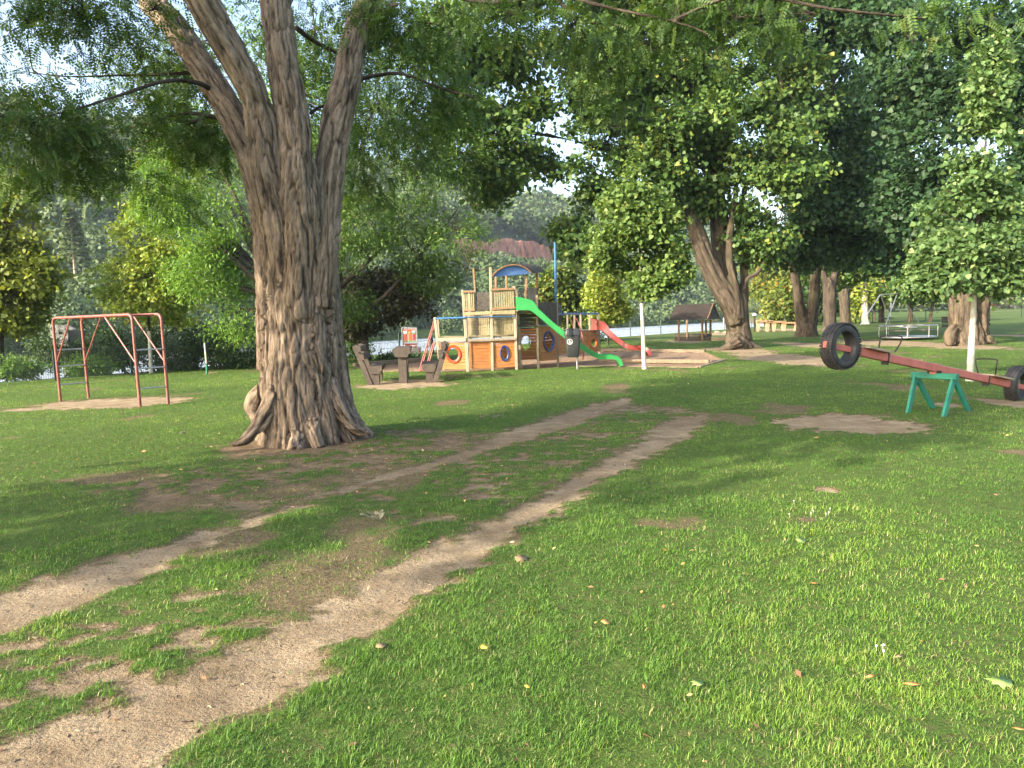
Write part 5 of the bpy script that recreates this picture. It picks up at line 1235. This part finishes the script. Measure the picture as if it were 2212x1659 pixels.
for i in range(16): tr.beam(arch[i] - axv * .01, arch[i + 1] - axv * .01, .03, .04)
tr.build('edge_trim', M['wood_rail'], ro)
# mast
bar('mast', [c3(1440, 770, 24.25), c3(1436, 300, 24.25), c3(1432, 130, 24.25)], .04, 'blue_paint')
bar('stay', [c3(1242, 622, 24.2), c3(1338, 768, 24.3)], .014, 'red_paint'); bar('stay', [c3(1460, 780, 24.2), c3(1520, 892, 24.8)], .012, 'blue_paint'); bar('stay', [c3(1466, 800, 24.2), c3(1512, 892, 24.8)], .012, 'blue_paint')
# stern railing
for x, dd in ((320, 25.8), (400, 26.8), (465, 27.6), (562, 29.0), (650, 30.2)):
    post(c4(x, 1075, dd), c4(x, 893, dd), .07, ext=0)
bar('blue_rail', [c4(218, 898, 24.4), c4(655, 895, 30.2)], .022, 'blue_paint'); bar('blue_rail', [c4(218, 912, 24.4), c4(655, 905, 30.2)], .014, 'blue_paint')
post(c4(668, 1308, 30.45), c4(655, 895, 30.45), .09)
bar('red_climbing_bar', [c4(395, 942, 26.3), c4(425, 960, 26.3), c4(450, 1020, 26.2), c4(490, 1170, 26), c4(498, 1280, 26), c4(490, 1395, 26)], .022, 'red_paint')
bar('red_climbing_bar', [c4(340, 950, 26.3), c4(370, 980, 26.3), c4(385, 1060, 26.2)], .018, 'red_paint')
for y in (1200, 1270, 1340): bar('red_climbing_bar', [c4(492, y, 26), c4(455, y - 10, 26.6)], .014, 'red_paint')
# ladder at the bow
def lad(off, d_): return smoothpath([P(936.9 + off, 693, d_ + .3), P(935 + off, 702, d_ + .2), P(920 + off, 752, d_), P(907 + off, 797, d_ - .1), P(910 + off, 801, d_ - .1)], [.02] * 5, 4)[0]
bar('ladder_rail', lad(0, 22.3), .021, 'red_pipe'); bar('ladder_rail', lad(3.6, 22.75), .021, 'red_pipe'); bar('ladder_rail', [P(938.6, 738, 23.6), P(934, 746, 23.6), P(921, 793, 23.4)], .022, 'red_pipe'); bar('ladder_rail', [P(941, 740, 24), P(937, 748, 24), P(925, 792, 23.9)], .022, 'red_pipe')
for f in (.2, .36, .52, .68, .84):
    a = P(936.9 - 30 * f, 696 + 101 * f, 22.45 - .2 * f); b = P(940.5 - 30 * f, 696 + 101 * f, 22.9 - .2 * f); bar('ladder_rung', [a, b], .014, 'red_pipe')
# slides
def slide(prof, dn, df, hs, mat, fwd=0.0):
    """prof: list of px (u,v) of the near wall's lower edge; hs wall heights m"""
    n = len(prof); Pn = [P(u, v, dn + fwd * i / n) for i, (u, v) in enumerate(prof)]; Pn_s, hs_s = smoothpath(Pn, hs, 4)
    mb = MB(); W = df - dn; th = .018; n = len(Pn_s); rows = []
    for i, p in enumerate(Pn_s):
        t_ = Pn_s[min(i + 1, n - 1)] - Pn_s[max(i - 1, 0)]; t_ /= np.linalg.norm(t_); up_ = np.array([-t_[2], 0, t_[0]]); up_ = up_ if up_[2] >= 0 else -up_
        if i < 3: up_ = np.array([0, 0, 1.0])
        up_ /= np.linalg.norm(up_); s_ = np.array([0, 1.0, 0]); h_ = hs_s[i]; bt = up_ * .03
        sec = [p, p + up_ * h_, p + up_ * (h_ + .012) + s_ * .02, p + up_ * h_ + s_ * .045, p + s_ * (.05 + .0) + bt * 1.6, p + s_ * .12 + bt, p + s_ * (W - .12) + bt, p + s_ * (W - .05) + bt * 1.6, p + up_ * h_ + s_ * (W - .045), p + up_ * (h_ + .012) + s_ * (W - .02), p + up_ * h_ + s_ * W, p + s_ * W]
        rows.append(sec)
    k = len(rows[0]); vs = [x for r_ in rows for x in r_]
    fs = [(i * k + j, (i + 1) * k + j, (i + 1) * k + (j + 1) % k, i * k + (j + 1) % k) for i in range(n - 1) for j in range(k)] + [tuple(range(k)), tuple((n - 1) * k + j for j in range(k - 1, -1, -1))]
    mb.add(vs, fs); return mb.build('slide', M[mat], ship, True)
slide([(1114.5, 670), (1130, 670), (1143, 670), (1156, 678), (1187, 704), (1219, 730), (1255, 754), (1275, 767.5), (1297, 776), (1322, 776), (1333, 780), (1340, 792)], 22.45, 23.05, [.40, .36, .30, .17, .15, .15, .15, .14, .13, .12, .12, .10], 'green_slide')
slide([(1277, 713), (1288, 713), (1299, 713.5), (1309, 721), (1321, 731), (1337, 743), (1351, 752), (1369, 756), (1388, 756.5), (1397, 760), (1402, 769)], 29.4, 29.95, [.46, .40, .34, .2, .18, .18, .17, .15, .15, .14, .12], 'red_slide', -1.2)

# sandpit edging
t = thing('sandpit_edging', 'low weathered timber edging around the play ship sand', 'edging', G(1400, 775))
eds = [((765, 791), (911, 778.5), .12), ((1295, 757), (1524, 759.5), .10), ((1295, 779.5), (1533, 781), .08), ((1533, 780), (1568, 776), .03), ((1250, 791), (1363, 792), .03), ((1363, 792.3), (1509, 793.3), .03), ((1509, 793), (1568, 776.5), .04)]
for (a, b, h_) in eds:
    pa, pb = G(*a), G(*b); pa = pa + [0, 0, h_ / 2 - .04]; pb = pb + [0, 0, h_ / 2 - .04]
    n_ = max(1, int(np.linalg.norm(pb - pa) / 2.4))
    for i in range(n_):
        mb = MB(); mb.beam(lerp(pa, pb, i / n_) , lerp(pa, pb, (i + 1) / n_ - .004) + [0, 0, rng.uniform(-.006, .006)], .14, h_ + .05); mb.build('edge_board', M['wood_edge'], t)

# ================================================================ litter bin
bp = G(1247, 797.5); t = thing('litter_bin', 'dark grey litter bin with round white litter sign on a steel post', 'litter bin', bp)
d = bp[1]; bc = P(1237, 742, d - .12); k = d / FPX
mb = MB(); mb.tube([bp - [0, 0, .1], np.array([bp[0], bp[1], 1.02])], .028, 12); mb.build('post', M['steel'], t, True)
zb, zt_ = P(1237, 771, d)[2], P(1237, 722, d)[2]
mb = MB()
def rr_sec(w_, dp, z, c=.06, n=5):
    o = []
    for sx, sy, a0 in ((1, 1, 0), (-1, 1, 90), (-1, -1, 180), (1, -1, 270)):
        for i in range(n):
            a = R(a0 + 90 * i / (n - 1)); o.append(bc * [1, 1, 0] + np.array([sx * (w_ / 2 - c) + c * math.cos(a), sy * (dp / 2 - c) + c * math.sin(a), z]))
    return o
secs = [(.30, .24, zb), (.345, .28, zb + .04), (.40, .32, zb + .3), (.445, .35, zt_ - .04), (.49, .39, zt_ - .03), (.49, .39, zt_)]
vs = []; 
for s in secs: vs += rr_sec(*s)
m_ = 20; fs = [(i * m_ + j, i * m_ + (j + 1) % m_, (i + 1) * m_ + (j + 1) % m_, (i + 1) * m_ + j) for i in range(len(secs) - 1) for j in range(m_)] + [tuple(range(m_ - 1, -1, -1)), tuple((len(secs) - 1) * m_ + j for j in range(m_))]
mb.add(vs, fs); mb.build('body', M['black_plastic'], t, True)
mb = MB(); secs = [(.47, .37, zt_ + .002), (.46, .36, zt_ + .07), (.40, .30, zt_ + .14), (.28, .2, zt_ + .165)]; vs = []
for s in secs: vs += rr_sec(*s)
fs = [(i * m_ + j, i * m_ + (j + 1) % m_, (i + 1) * m_ + (j + 1) % m_, (i + 1) * m_ + j) for i in range(len(secs) - 1) for j in range(m_)] + [tuple(range(m_ - 1, -1, -1)), tuple((len(secs) - 1) * m_ + j for j in range(m_))]
mb.add(vs, fs); lid = mb.build('lid', M['black_plastic'], t, True)
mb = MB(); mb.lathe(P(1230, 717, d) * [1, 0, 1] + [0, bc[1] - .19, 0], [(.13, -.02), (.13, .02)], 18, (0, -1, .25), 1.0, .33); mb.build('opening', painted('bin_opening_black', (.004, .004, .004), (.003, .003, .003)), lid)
ec = P(1229, 737.5, d) * [1, 0, 1] + [0, bc[1] - .166, 0]
mb = MB(); nn_ = 26; vs = []
for i in range(nn_):
    a = 2 * math.pi * i / nn_
    for r_, y_ in ((.070, 0), (.082, 0), (.082, .01), (.070, .01)): vs.append(ec + [r_ * math.cos(a), y_ - .012 + 0.0 * math.sin(a), r_ * math.sin(a)])
mb.add(vs, [(i * 4 + j, i * 4 + (j + 1) % 4, ((i + 1) % nn_) * 4 + (j + 1) % 4, ((i + 1) % nn_) * 4 + j) for i in range(nn_) for j in range(4)])
yv = np.array([0, -.007, 0])
def el(cx_, cz_, rx, rz, ang=0):
    vs = []; c = ec + [cx_, 0, cz_]
    for i in range(10):
        a = 2 * math.pi * i / 10; x_, z_ = rx * math.cos(a), rz * math.sin(a); vs.append(c + yv + [x_ * math.cos(ang) - z_ * math.sin(ang), 0, x_ * math.sin(ang) + z_ * math.cos(ang)])
    mb.add(vs + [p + [0, .008, 0] for p in vs], [tuple(range(9, -1, -1))] + [(i, (i + 1) % 10, (i + 1) % 10 + 10, i + 10) for i in range(10)])
el(-.012, .045, .011, .011); el(-.012, .012, .011, .026); el(-.020, -.030, .007, .026, -.1); el(-.004, -.030, .007, .026, .15); el(.008, .015, .006, .022, .9); el(.032, -.025, .014, .020)
mb.build('litter_emblem', M['white_paint'], t)

# ================================================================ roofed shelter
def h4(x, y, d): return P(1161.3 + .2 * x, 497.7 + .2 * y, d)
hb_ = h4(1600, 1195, 0 + 38.5); dH = G(1460, 737)[1]; t = thing('roofed_shelter', 'small brown shelter with steep plank roof and low board sides on the lawn', 'shelter', G(1480, 736))
for (x, dd, nm) in ((1525, 0, 0), (1778, 0, 0), (1615, 1.2, 0), (1866, 1.2, 0), (1818, .5, 0)):
    mb = MB(); a = h4(x, 1195, dH + dd); a[2] = -.1; mb.beam(a, h4(x, 965, dH + dd), .10, .10, up=(0, 1, 0)); mb.build('post', M['wood_rail'], t)
mb = MB(); e0, e1 = h4(1420, 972, dH - .25), h4(1832, 966, dH - .25); r0, r1 = h4(1492, 812, dH + .6), h4(1896, 795, dH + .6); b0, b1 = h4(1560, 960, dH + 1.5), h4(1962, 953, dH + 1.5)
n_ = 12
for i in range(n_):
    f0, f1 = i / n_, (i + 1) / n_ + .015
    for (p0, p1, q0, q1) in ((e0, e1, r0, r1), (b0, b1, r0, r1)):
        a, b, c, dd = lerp(p0, q0, f0), lerp(p1, q1, f0), lerp(p1, q1, min(1, f1)), lerp(p0, q0, min(1, f1)); mb.slab([a + [0, 0, .03], b + [0, 0, .03], c, dd], np.array([0, 0, .035]))
mb.build('roof', wood('brown_roof_planks', (.070, .056, .044), (.048, .038, .030), (.025, .02, .016), (.6, 1, 1), 4), t)
mb = MB(); mb.slab([e1, b1, r1 - [0, 0, .02], r1 - [0, 0, .02]], np.array([-.04, 0, 0])); mb.build('gable_board', M['wood_dark'], t)
for a, b in ((e1, r1), (b1, r1)): mb = MB(); mb.beam(a + [.03, 0, .03], b + [.03, 0, .03], .04, .12); mb.build('barge_board', M['wood_rail'], t)
for (q, nm) in (([h4(1478, 1193, dH), h4(1875, 1195, dH), h4(1875, 1150, dH), h4(1478, 1150, dH)], 2), ([h4(1475, 1190, dH + 1.2), h4(1880, 1190, dH + 1.2), h4(1880, 1112, dH + 1.2), h4(1475, 1112, dH + 1.2)], 3), ([h4(1778, 1195, dH + .02), h4(1873, 1190, dH + 1.2), h4(1873, 1110, dH + 1.2), h4(1778, 1145, dH + .02)], 3)):
    panel('side_boards', q, nm, M['wood_dark'], None, False, .04, .02, t)

# ================================================================ carousel
cc = G(1961, 735); cc[1] += 1.0; d = cc[1]; k = d / FPX; cc[0] = P(1961, 735, d)[0]
t = thing('carousel', 'low steel roundabout with railed platform and centre wheel on bare soil', 'carousel', cc)
Rc = 56 * k; zp = .13; ztop = P(1961, 703, d)[2]
mb = MB(); mb.lathe(cc, [(Rc * .97, zp - .03), (Rc, zp - .02), (Rc, zp + .02), (Rc * .97, zp + .03)], 36); mb.build('platform', M['steel'], t)
mb = MB(); mb.lathe(cc, [(.16, 0), (.14, zp)], 16); mb.build('base', M['dark_metal'], t)
cirp = lambda r_, z_, n=32: [cc + [r_ * math.cos(2 * math.pi * i / n), r_ * math.sin(2 * math.pi * i / n), z_] for i in range(n + 1)]
mb = MB(); mb.tube(cirp(Rc, ztop), .02, 8); mb.build('top_rail', M['steel'], t, True)
mb = MB(); mb.tube(cirp(Rc * .30, ztop - .09), .018, 8); mb.tube([cc + [0, 0, zp], cc + [0, 0, ztop - .09]], .045, 10); [mb.tube([cc + [0, 0, ztop - .1], cc + [Rc * .3 * math.cos(a), Rc * .3 * math.sin(a), ztop - .09]], .012, 6) for a in (0, 2.1, 4.2)]; mb.build('centre_wheel', M['steel'], t, True)
for i in range(8):
    a = 2 * math.pi * (i + .35) / 8; p = cc + [Rc * math.cos(a), Rc * math.sin(a), 0]; mb = MB(); mb.tube([p + [0, 0, zp], p + [0, 0, ztop]], .018, 8); mb.build('rail_post', M['steel'], t, True)
for i in range(4):
    a0 = 2 * math.pi * (i + .1) / 4; mb = MB(); n_ = 7; pin = [cc + [Rc * .72 * math.cos(a0 + 1.2 * j / n_), Rc * .72 * math.sin(a0 + 1.2 * j / n_), zp + .30] for j in range(n_)]; pou = [cc + [Rc * .95 * math.cos(a0 + 1.2 * j / n_), Rc * .95 * math.sin(a0 + 1.2 * j / n_), zp + .30] for j in range(n_)]
    for j in range(n_ - 1): mb.slab([pin[j], pou[j], pou[j + 1], pin[j + 1]], np.array([0, 0, .03]))
    mb.build('seat', M['wood_dark'], t)

# ================================================================ swing frame
def s6(x, y, d): return P(1769.6 + .2333 * x, 580.7 + .2333 * y, d)
dS = G(1911, 700)[1]; t = thing('swing_frame', 'grey steel swing frame with slanting legs beyond the roundabout', 'swing', P(1911, 701, dS) * [1, 1, 0])
a1, a2 = s6(562, 243, dS), s6(740, 226, dS + 1.2); rS = .045
mb = MB(); mb.tube([a1, a2], rS, 10); mb.build('top_bar', M['steel'], t, True)
for a, (x, y, dd) in ((a1, (378, 522, -1.0)), (a1 + [.1, 0, 0], (655, 515, 2.2)), (a2 - [.15, 0, 0], (615, 518, -1.2)), (a2, (925, 505, 3.0))):
    f = s6(x, y, dS + dd); f[2] = -.05; mb = MB(); mb.tube([a, f], rS, 10); mb.build('leg', M['steel'], t, True)
mb = MB(); p = s6(663, 240, dS + .6); q = s6(662, 460, dS + .6); mb.tube([p, q], .02, 6); mb.box(s6(662, 340, dS + .6), .12, .12, .45); mb.build('hanger', M['steel'], t, True)
mb = MB(); mb.tube([s6(660, 450, dS + .6), s6(575, 465, dS + .2), s6(560, 462, dS)], .04, 8); mb.tube([s6(560, 462, dS), s6(685, 455, dS + .6)], .05, 8); mb.build('seat', M['dark_metal'], t, True)

# ================================================================ fences
def fence(name, pts, label, post_h, seg, barstep, group, mesh=True, zoff=0.0):
    t = thing(name, label, 'fence', (pts[0][0], pts[0][1], 0), group); mbp = None
    for a, b in zip(pts[:-1], pts[1:]):
        a = np.array([a[0], a[1], 0]); b = np.array([b[0], b[1], 0]); L_ = np.linalg.norm(b - a); n_ = max(1, round(L_ / seg)); dv = (b - a) / L_
        for i in range(n_ + 1):
            p = lerp(a, b, i / n_); z0 = float(ground_z(np.array([p[0]]), np.array([p[1]]))[0]); mb = MB(); mb.box(p + [0, 0, post_h / 2 - .15 + zoff], .055, .055, post_h + .3, dv); mb.build('post', M['fence_green'], t)
            if i < n_:
                q = lerp(a, b, (i + 1) / n_); mb = MB()
                for z_ in ((.08, .33, .58, post_h - .04) if mesh else (.2, post_h * .5, post_h - .05)): mb.beam(p + [0, 0, z_ + zoff], q + [0, 0, z_ + zoff], .012, .012)
                if mesh:
                    m_ = int(np.linalg.norm(q - p) / barstep)
                    for j in range(1, m_): c = lerp(p, q, j / m_); mb.beam(c + [0, 0, .04 + zoff], c + [0, 0, post_h + zoff], .008, .008, up=(0, 1, 0))
                mb.build('mesh_panel', M['fence_green'], t)
fp = [inv(.9, t_) for t_ in (-14, 6)]
rA = rt(*G(50, 830)[:2]); 
L1 = [inv(.6, rA - 6), inv(.6, rA + 10.5)]
fence('river_fence', L1, 'dark green bar mesh fence on the river bank behind the climbing frame', .98, 2.5, .065, 'green mesh fences along the river')
L2 = [inv(.6, rA + 10.7), inv(.6, rA + 28)]
fence('river_fence', L2, 'dark green mesh fence by the water between the furrowed trunk and the play ship', 1.0, 2.5, .09, 'green mesh fences along the river')
L3 = [inv(.6, rA + 28.2), inv(.6, rA + 72)]
fence('river_fence', L3, 'green posts and thin wires of the river fence right of the play ship', 1.1, 4.2, .3, 'green mesh fences along the river', False)
q1, q2 = P(1885, 697, 78), P(2212, 690, 92)
fence('meadow_fence', [(q1[0], q1[1]), (q2[0] + 10, q2[1])], 'thin green wire fence across the sunny meadow on the right', 1.2, 7, .5, None, False)
# marker post
b = G(447, 808.5); d = b[1]; t = thing('marker_post', 'thin post, white above and green below, on the lawn left of the furrowed trunk', 'post', b)
mb = MB(); mb.tube([b - [0, 0, .1], P(446, 785, d)], .032, 10); mb.build('green_base', M['green_paint'], t, True); mb = MB(); mb.tube([P(446, 785, d) + [0, 0, .001], P(442, 741, d)], .030, 10); mb.build('white_upper', M['white_lime'], t, True)
# ================================================================ grey river signs (backs)
dg = G(138, 818)[1] + 1.6
t = thing('river_sign', 'grey back of a square river sign on a post behind the climbing frame', 'sign', P(138, 818, dg) * [1, 1, 0]); 
mb = MB(); mb.slab([P(111, 751, dg), P(147, 748, dg), P(147, 702, dg), P(108, 702, dg)], np.array([0, .03, 0])); mb.build('panel', M['grey_board'], t)
mb = MB(); a = P(139, 818, dg); mb.beam(np.array([a[0], a[1] + .06, -.4]), P(134, 705, dg) + [0, .06, 0], .05, .05, up=(0, 1, 0)); mb.build('post', M['grey_board'], t)
t = thing('river_sign', 'grey back of an arrow shaped sign right beside the square one', 'sign', P(152, 745, dg + .25) * [1, 1, 1])
mb = MB(); pts = [P(u, v, dg + .25) for u, v in ((146, 748), (172, 727), (176, 721), (170, 714), (146, 700))]; n_ = 5; mb.add(pts + [p + [0, .03, 0] for p in pts], [tuple(range(n_)), tuple(range(2 * n_ - 1, n_ - 1, -1))] + [(i, (i + 1) % n_, (i + 1) % n_ + n_, i + n_) for i in range(n_)]); mb.build('panel', M['grey_board'], t)
mb = MB(); a = P(152, 818, dg + .3); mb.beam(np.array([a[0], a[1], -.4]), P(152, 705, dg + .32), .04, .04, up=(0, 1, 0)); mb.build('post', M['grey_board'], t)
# ================================================================ info board
def i5(x, y, d): return P(1540 * .553 + x * .05, 1260 * .553 + y * .05, d)
dI = G(880, 768)[1] - .3; t = thing('information_board', 'framed information board with red text boxes standing by the river fence', 'sign', P(882, 768, dI) * [1, 1, 0])
fr = MB(); W_ = [i5(330, 230, dI), i5(960, 225, dI)]
for x in (335, 975): a = i5(x, 235, dI); fr.tube([np.array([a[0], a[1], -.1]), a], .025, 8)
fr.tube([i5(335, 235, dI), i5(360, 222, dI), i5(940, 218, dI), i5(972, 235, dI)], .025, 8); fr.build('frame', M['steel'], t, True)
def flat(name, x0, y0, x1, y1, mat, lay, parent):
    mb = MB(); dd = dI - .004 * lay; mb.slab([i5(x0, y1, dd), i5(x1, y1, dd), i5(x1, y0, dd), i5(x0, y0, dd)], np.array([0, .0035, 0])); return mb.build(name, mat, parent)
def pm(c, nm): return painted(nm, c, tuple(x * .85 for x in c), None, 3, .4)
wp_, rp, op_, gp_, bp_, dp_ = pm((.62, .62, .6), 'poster_white'), pm((.42, .06, .035), 'poster_red'), pm((.48, .16, .05), 'poster_orange'), pm((.20, .26, .14), 'poster_field'), pm((.30, .48, .66), 'poster_sky'), pm((.14, .03, .03), 'poster_maroon')
mb = MB(); mb.slab([i5(355, 870, dI + .02), i5(965, 860, dI + .02), i5(965, 250, dI + .02), i5(355, 255, dI + .02)], np.array([0, .02, 0])); pb_ = mb.build('poster', wp_, t)
for nm, x0, y0, x1, y1, mt in (('red_heading', 385, 290, 930, 345, rp), ('photo', 385, 360, 560, 490, pm((.42, .44, .42), 'poster_grey')), ('photo', 590, 350, 740, 490, op_), ('photo', 750, 350, 920, 420, bp_), ('photo', 750, 421, 920, 490, gp_), ('photo', 410, 775, 590, 850, pm((.16, .12, .06), 'poster_brown')), ('photo', 600, 775, 940, 840, gp_)):
    flat(nm, x0, y0, x1, y1, mt, 1, pb_)
for ci, x0 in enumerate((415, 600, 785)):
    for j in range(6): flat('text_box', x0, 505 + j * 43, x0 + (135 if ci != 1 else 150), 505 + j * 43 + 34, (rp, op_, pm((.36, .04, .07), 'poster_crimson'))[ci], 1, pb_)
mb = MB(); mb.lathe(i5(650, 430, dI - .008), [(.045, 0), (.045, .003)], 14, (0, -1, 0), .8, 1.1); mb.build('photo_motif', pm((.45, .38, .25), 'poster_tan'), pb_)
mb = MB(); mb.slab([i5(385, 1110, dI + .02), i5(975, 1090, dI + .02), i5(970, 900, dI + .02), i5(380, 905, dI + .02)], np.array([0, .02, 0])); lb = mb.build('lower_panel', dp_, t)
for (x0, y0, x1, y1) in ((485, 1005, 680, 1028), (700, 975, 945, 992), (775, 1010, 890, 1028), (410, 960, 460, 1095)): flat('white_lettering', x0, y0, x1, y1, wp_, 1, lb)
# bench by the board
b = G(900, 770); d = b[1]; t = thing('park_bench', 'wooden slat bench in front of the information board', 'bench', b)
for (y, h_) in ((751.5, .05), (755, .05), (758.5, .05)): mb = MB(); mb.beam(P(884, y, d), P(910, y, d), .03, .06); mb.build('back_slat', M['wood_dark'], t)
for y, dd in ((763, -.25), (763.3, -.12), (763.6, -.02)): mb = MB(); mb.beam(P(884, y, d + dd), P(908, y, d + dd), .09, .035); mb.build('seat_slat', M['wood_grey'], t)
for u in (887, 906): mb = MB(); a = P(u, 770, d); mb.beam(np.array([a[0], a[1], -.05]), P(u + .5, 751, d + .05), .05, .05, up=(0, 1, 0)); mb.beam(np.array([a[0] + .02, a[1] - .28, -.05]), P(u, 763, d - .22), .05, .05, up=(0, 1, 0)); mb.build('leg', M['dark_metal'], t)
# dark covered post near the bow ladder
b = G(933, 765); t = thing('dark_post', 'slim dark post with a foot plate behind the bow ladder', 'post', b); mb = MB(); mb.tube([b, P(932, 735, b[1]), P(930, 722, b[1])], [.10, .085, .06], 10); mb.build('shaft', M['dark_metal'], t, True); mb = MB(); mb.box(b + [.12, 0, .05], .5, .12, .05); mb.build('foot_plate', M['dark_metal'], t)
# ================================================================ dark benches behind the gnarled tree
for (x0, x1, ys, lab) in ((1135, 1240, (458, 490, 528), 'black slat bench sticking out left of the gnarled trunk'), (1540, 1580, (440, 475, 512), 'black slat bench end right of the gnarled trunk')):
    d = 35.5; t = thing('park_bench', lab, 'bench', s6((x0 + x1) / 2, 600, d) * [1, 1, 0], 'black benches behind the gnarled trunk')
    for y in ys: mb = MB(); mb.beam(s6(x0, y, d), s6(x1 if x0 > 1300 else 1330, y, d), .04, .16 if y == ys[0] else .13); mb.build('slat', M['dark_metal'], t)
    mb = MB(); a = s6((1225 if x0 < 1300 else 1545), 600, d + .06); mb.beam(np.array([a[0], a[1], -.05]), s6(1222 if x0 < 1300 else 1543, 450, d + .06), .10, .08, up=(0, 1, 0)); mb.build('leg', M['dark_metal'], t)
# ================================================================ log seats by the river
def r6(x, y, d): return P(1493 + .15 * x, 636 + .15 * y, d)
dL = 56
for (x0, y0, x1, y1, h_, legs, lab) in ((925, 388, 1165, 388, 28, ((930, 985), ), 'left end of the row of massive log tables by the river'), (1068, 398, 1350, 395, 26, ((1062, 1120), (1150, 1215)), 'middle log table on two blocks by the river'), (1290, 412, 1540, 410, 24, ((1292, 1358), (1475, 1535)), 'right log table running behind the forked maple')):
    t = thing('log_table', lab, 'table', r6((x0 + x1) / 2, 490, dL) * [1, 1, 0], 'massive log tables by the river')
    mb = MB(); mb.beam(r6(x0, y0, dL), r6(x1, y1, dL), .55, h_ * .15 * dL / FPX); mb.build('log_top', M['wood_log'], t)
    for (a, b) in legs:
        mb = MB(); y_ = max(y0, y1) + h_ / 2; p = r6(a, y_, dL); q = r6(b, y_, dL); mb.hexa([np.array([p[0] + .1, p[1] - .2, -.1]), np.array([q[0] - .1, q[1] - .2, -.1]), np.array([q[0] - .1, q[1] + .25, -.1]), np.array([p[0] + .1, p[1] + .25, -.1])], [p - [0, .2, 0], q - [0, .2, 0], q + [0, .25, 0], p + [0, .25, 0]]); mb.build('block', M['sand_block'], t)
for (u, v, rx, lab) in ((1550, 718, 7, 'grey boulder on the lawn right of the shelter'), (1568, 718.5, 7.5, 'grey boulder touching the left side of the great maple'), (1640, 713, 8, 'flat brown boulder in front of the log tables'), (1660, 712.5, 4.5, 'small dark boulder next to the flat brown one'), (1328, 757.5, 5, 'small stone behind the sandpit edging')):
    p = G(u, v); k = p[1] / FPX; mb = MB(); mb.sphere(p, rx * k, 14, 9, (1, .8, .5)); vs = []
    for q in mb.v: q = np.array(q); s_ = .8 + .4 * float(vn3(q[0] * 3, q[1] * 3, q[2] * 5)); vs.append(tuple(p + (q - p) * s_))
    mb.v = vs; tag(mb.build('boulder', M['stone'], None, True), lab, 'boulder')
# edge logs near the shelter
a, b = G(1537, 737), G(1582, 736); mb = MB(); mb.beam(a + [0, 0, .08], b + [0, 0, .08], .14, .24); tag(mb.build('timber_edge', M['wood_edge']), 'short timber edging between the shelter and the great maple', 'edging')
# lamp, board, buoy
b = P(1630, 709, dL); t = thing('path_lamp', 'small dark post lamp with pale cap beside the log tables', 'lamp', b * [1, 1, 0]); mb = MB(); mb.tube([b * [1, 1, 0], P(1630, 682, dL)], .07, 10); mb.build('post', M['dark_metal'], t, True); mb = MB(); mb.lathe(P(1630, 682, dL), [(.12, 0), (.17, .05), (.14, .14), (.05, .2)], 12); mb.build('cap', M['white_paint'], t, True)
d = 66; t = thing('notice_board', 'pale square notice board at the river fence right of the shelter', 'sign', P(1568, 715, d) * [1, 1, 0]); mb = MB(); mb.slab([P(1564, 703, d), P(1572.5, 703, d), P(1572.5, 688, d), P(1563.5, 687, d)], np.array([0, .05, 0])); mb.build('panel', painted('pale_notice', (.34, .42, .38), (.3, .36, .33)), t); mb = MB(); a = P(1563.5, 715, d); mb.tube([a * [1, 1, 0], P(1563.5, 686, d)], .06, 8); mb.build('post', M['steel'], t)
bb = G(1530, 706.5, -2.0); mb = MB(); k = bb[1] / FPX; mb.lathe(bb - [0, 0, .2], [(2.6 * k, 0), (2.4 * k, 1.5 * k), (.8 * k, 4 * k), (.2 * k, 7.5 * k)], 12); tag(mb.build('river_buoy', M['green_paint'], None, True), 'small green cone buoy floating on the river', 'buoy')
# path in the meadow and house far off
pts = gp([(1840, 712), (1860, 702), (1840, 694), (1862, 690)])
for (u, v, w_, h_, lab) in ((2150, 655, 14, 7, 'pale house far across the meadow'), (2200, 652, 18, 9, 'second pale house far off at the right edge')):
    d = 225; t = thing('far_house', lab, 'house', P(u, 668, d) * [1, 1, 0], 'houses beyond the meadow'); k = d / FPX; c = P(u, 664, d); c[2] = 0; mb = MB(); mb.box(c + [0, 0, h_ * k * .5], w_ * k, 8, h_ * k); mb.build('wall', painted('pale_render', (.55, .52, .46), (.5, .47, .42)), t)
    mb = MB(); z_ = h_ * k; x_ = w_ * k / 2 + .4; mb.add([c + [-x_, -4.5, z_], c + [x_, -4.5, z_], c + [x_, 4.5, z_], c + [-x_, 4.5, z_], c + [-x_, 0, z_ + 3], c + [x_, 0, z_ + 3]], [(0, 1, 5, 4), (2, 3, 4, 5), (0, 4, 3), (1, 2, 5), (0, 3, 2, 1)]); mb.build('roof', painted('red_tiles', (.30, .10, .06), (.2, .07, .05)), t)
for x, y, H, R_, lab, seed, n_c in SHADE:
    shade_tree(x, y, H, R_, lab, seed, 3.5, n_c)
if HAZE > 0:
    mb = MB(); mb.hexa([(-260, -70, -5), (1300, -70, -5), (1300, 1120, -5), (-260, 1120, -5)], [(-260, -70, 125), (1300, -70, 125), (1300, 1120, 125), (-260, 1120, 125)])
    hm = bpy.data.materials.new('haze'); hm.use_nodes = True; nt_ = hm.node_tree; nt_.nodes.clear(); ou = nt_.nodes.new('ShaderNodeOutputMaterial'); pv_ = nt_.nodes.new('ShaderNodeVolumePrincipled'); pv_.inputs['Color'].default_value = (.72, .84, 1.0, 1); pv_.inputs['Density'].default_value = HAZE; pv_.inputs['Anisotropy'].default_value = .2; nt_.links.new(pv_.outputs[0], ou.inputs['Volume'])
    tag(mb.build('haze', hm), None, None, None, 'stuff')
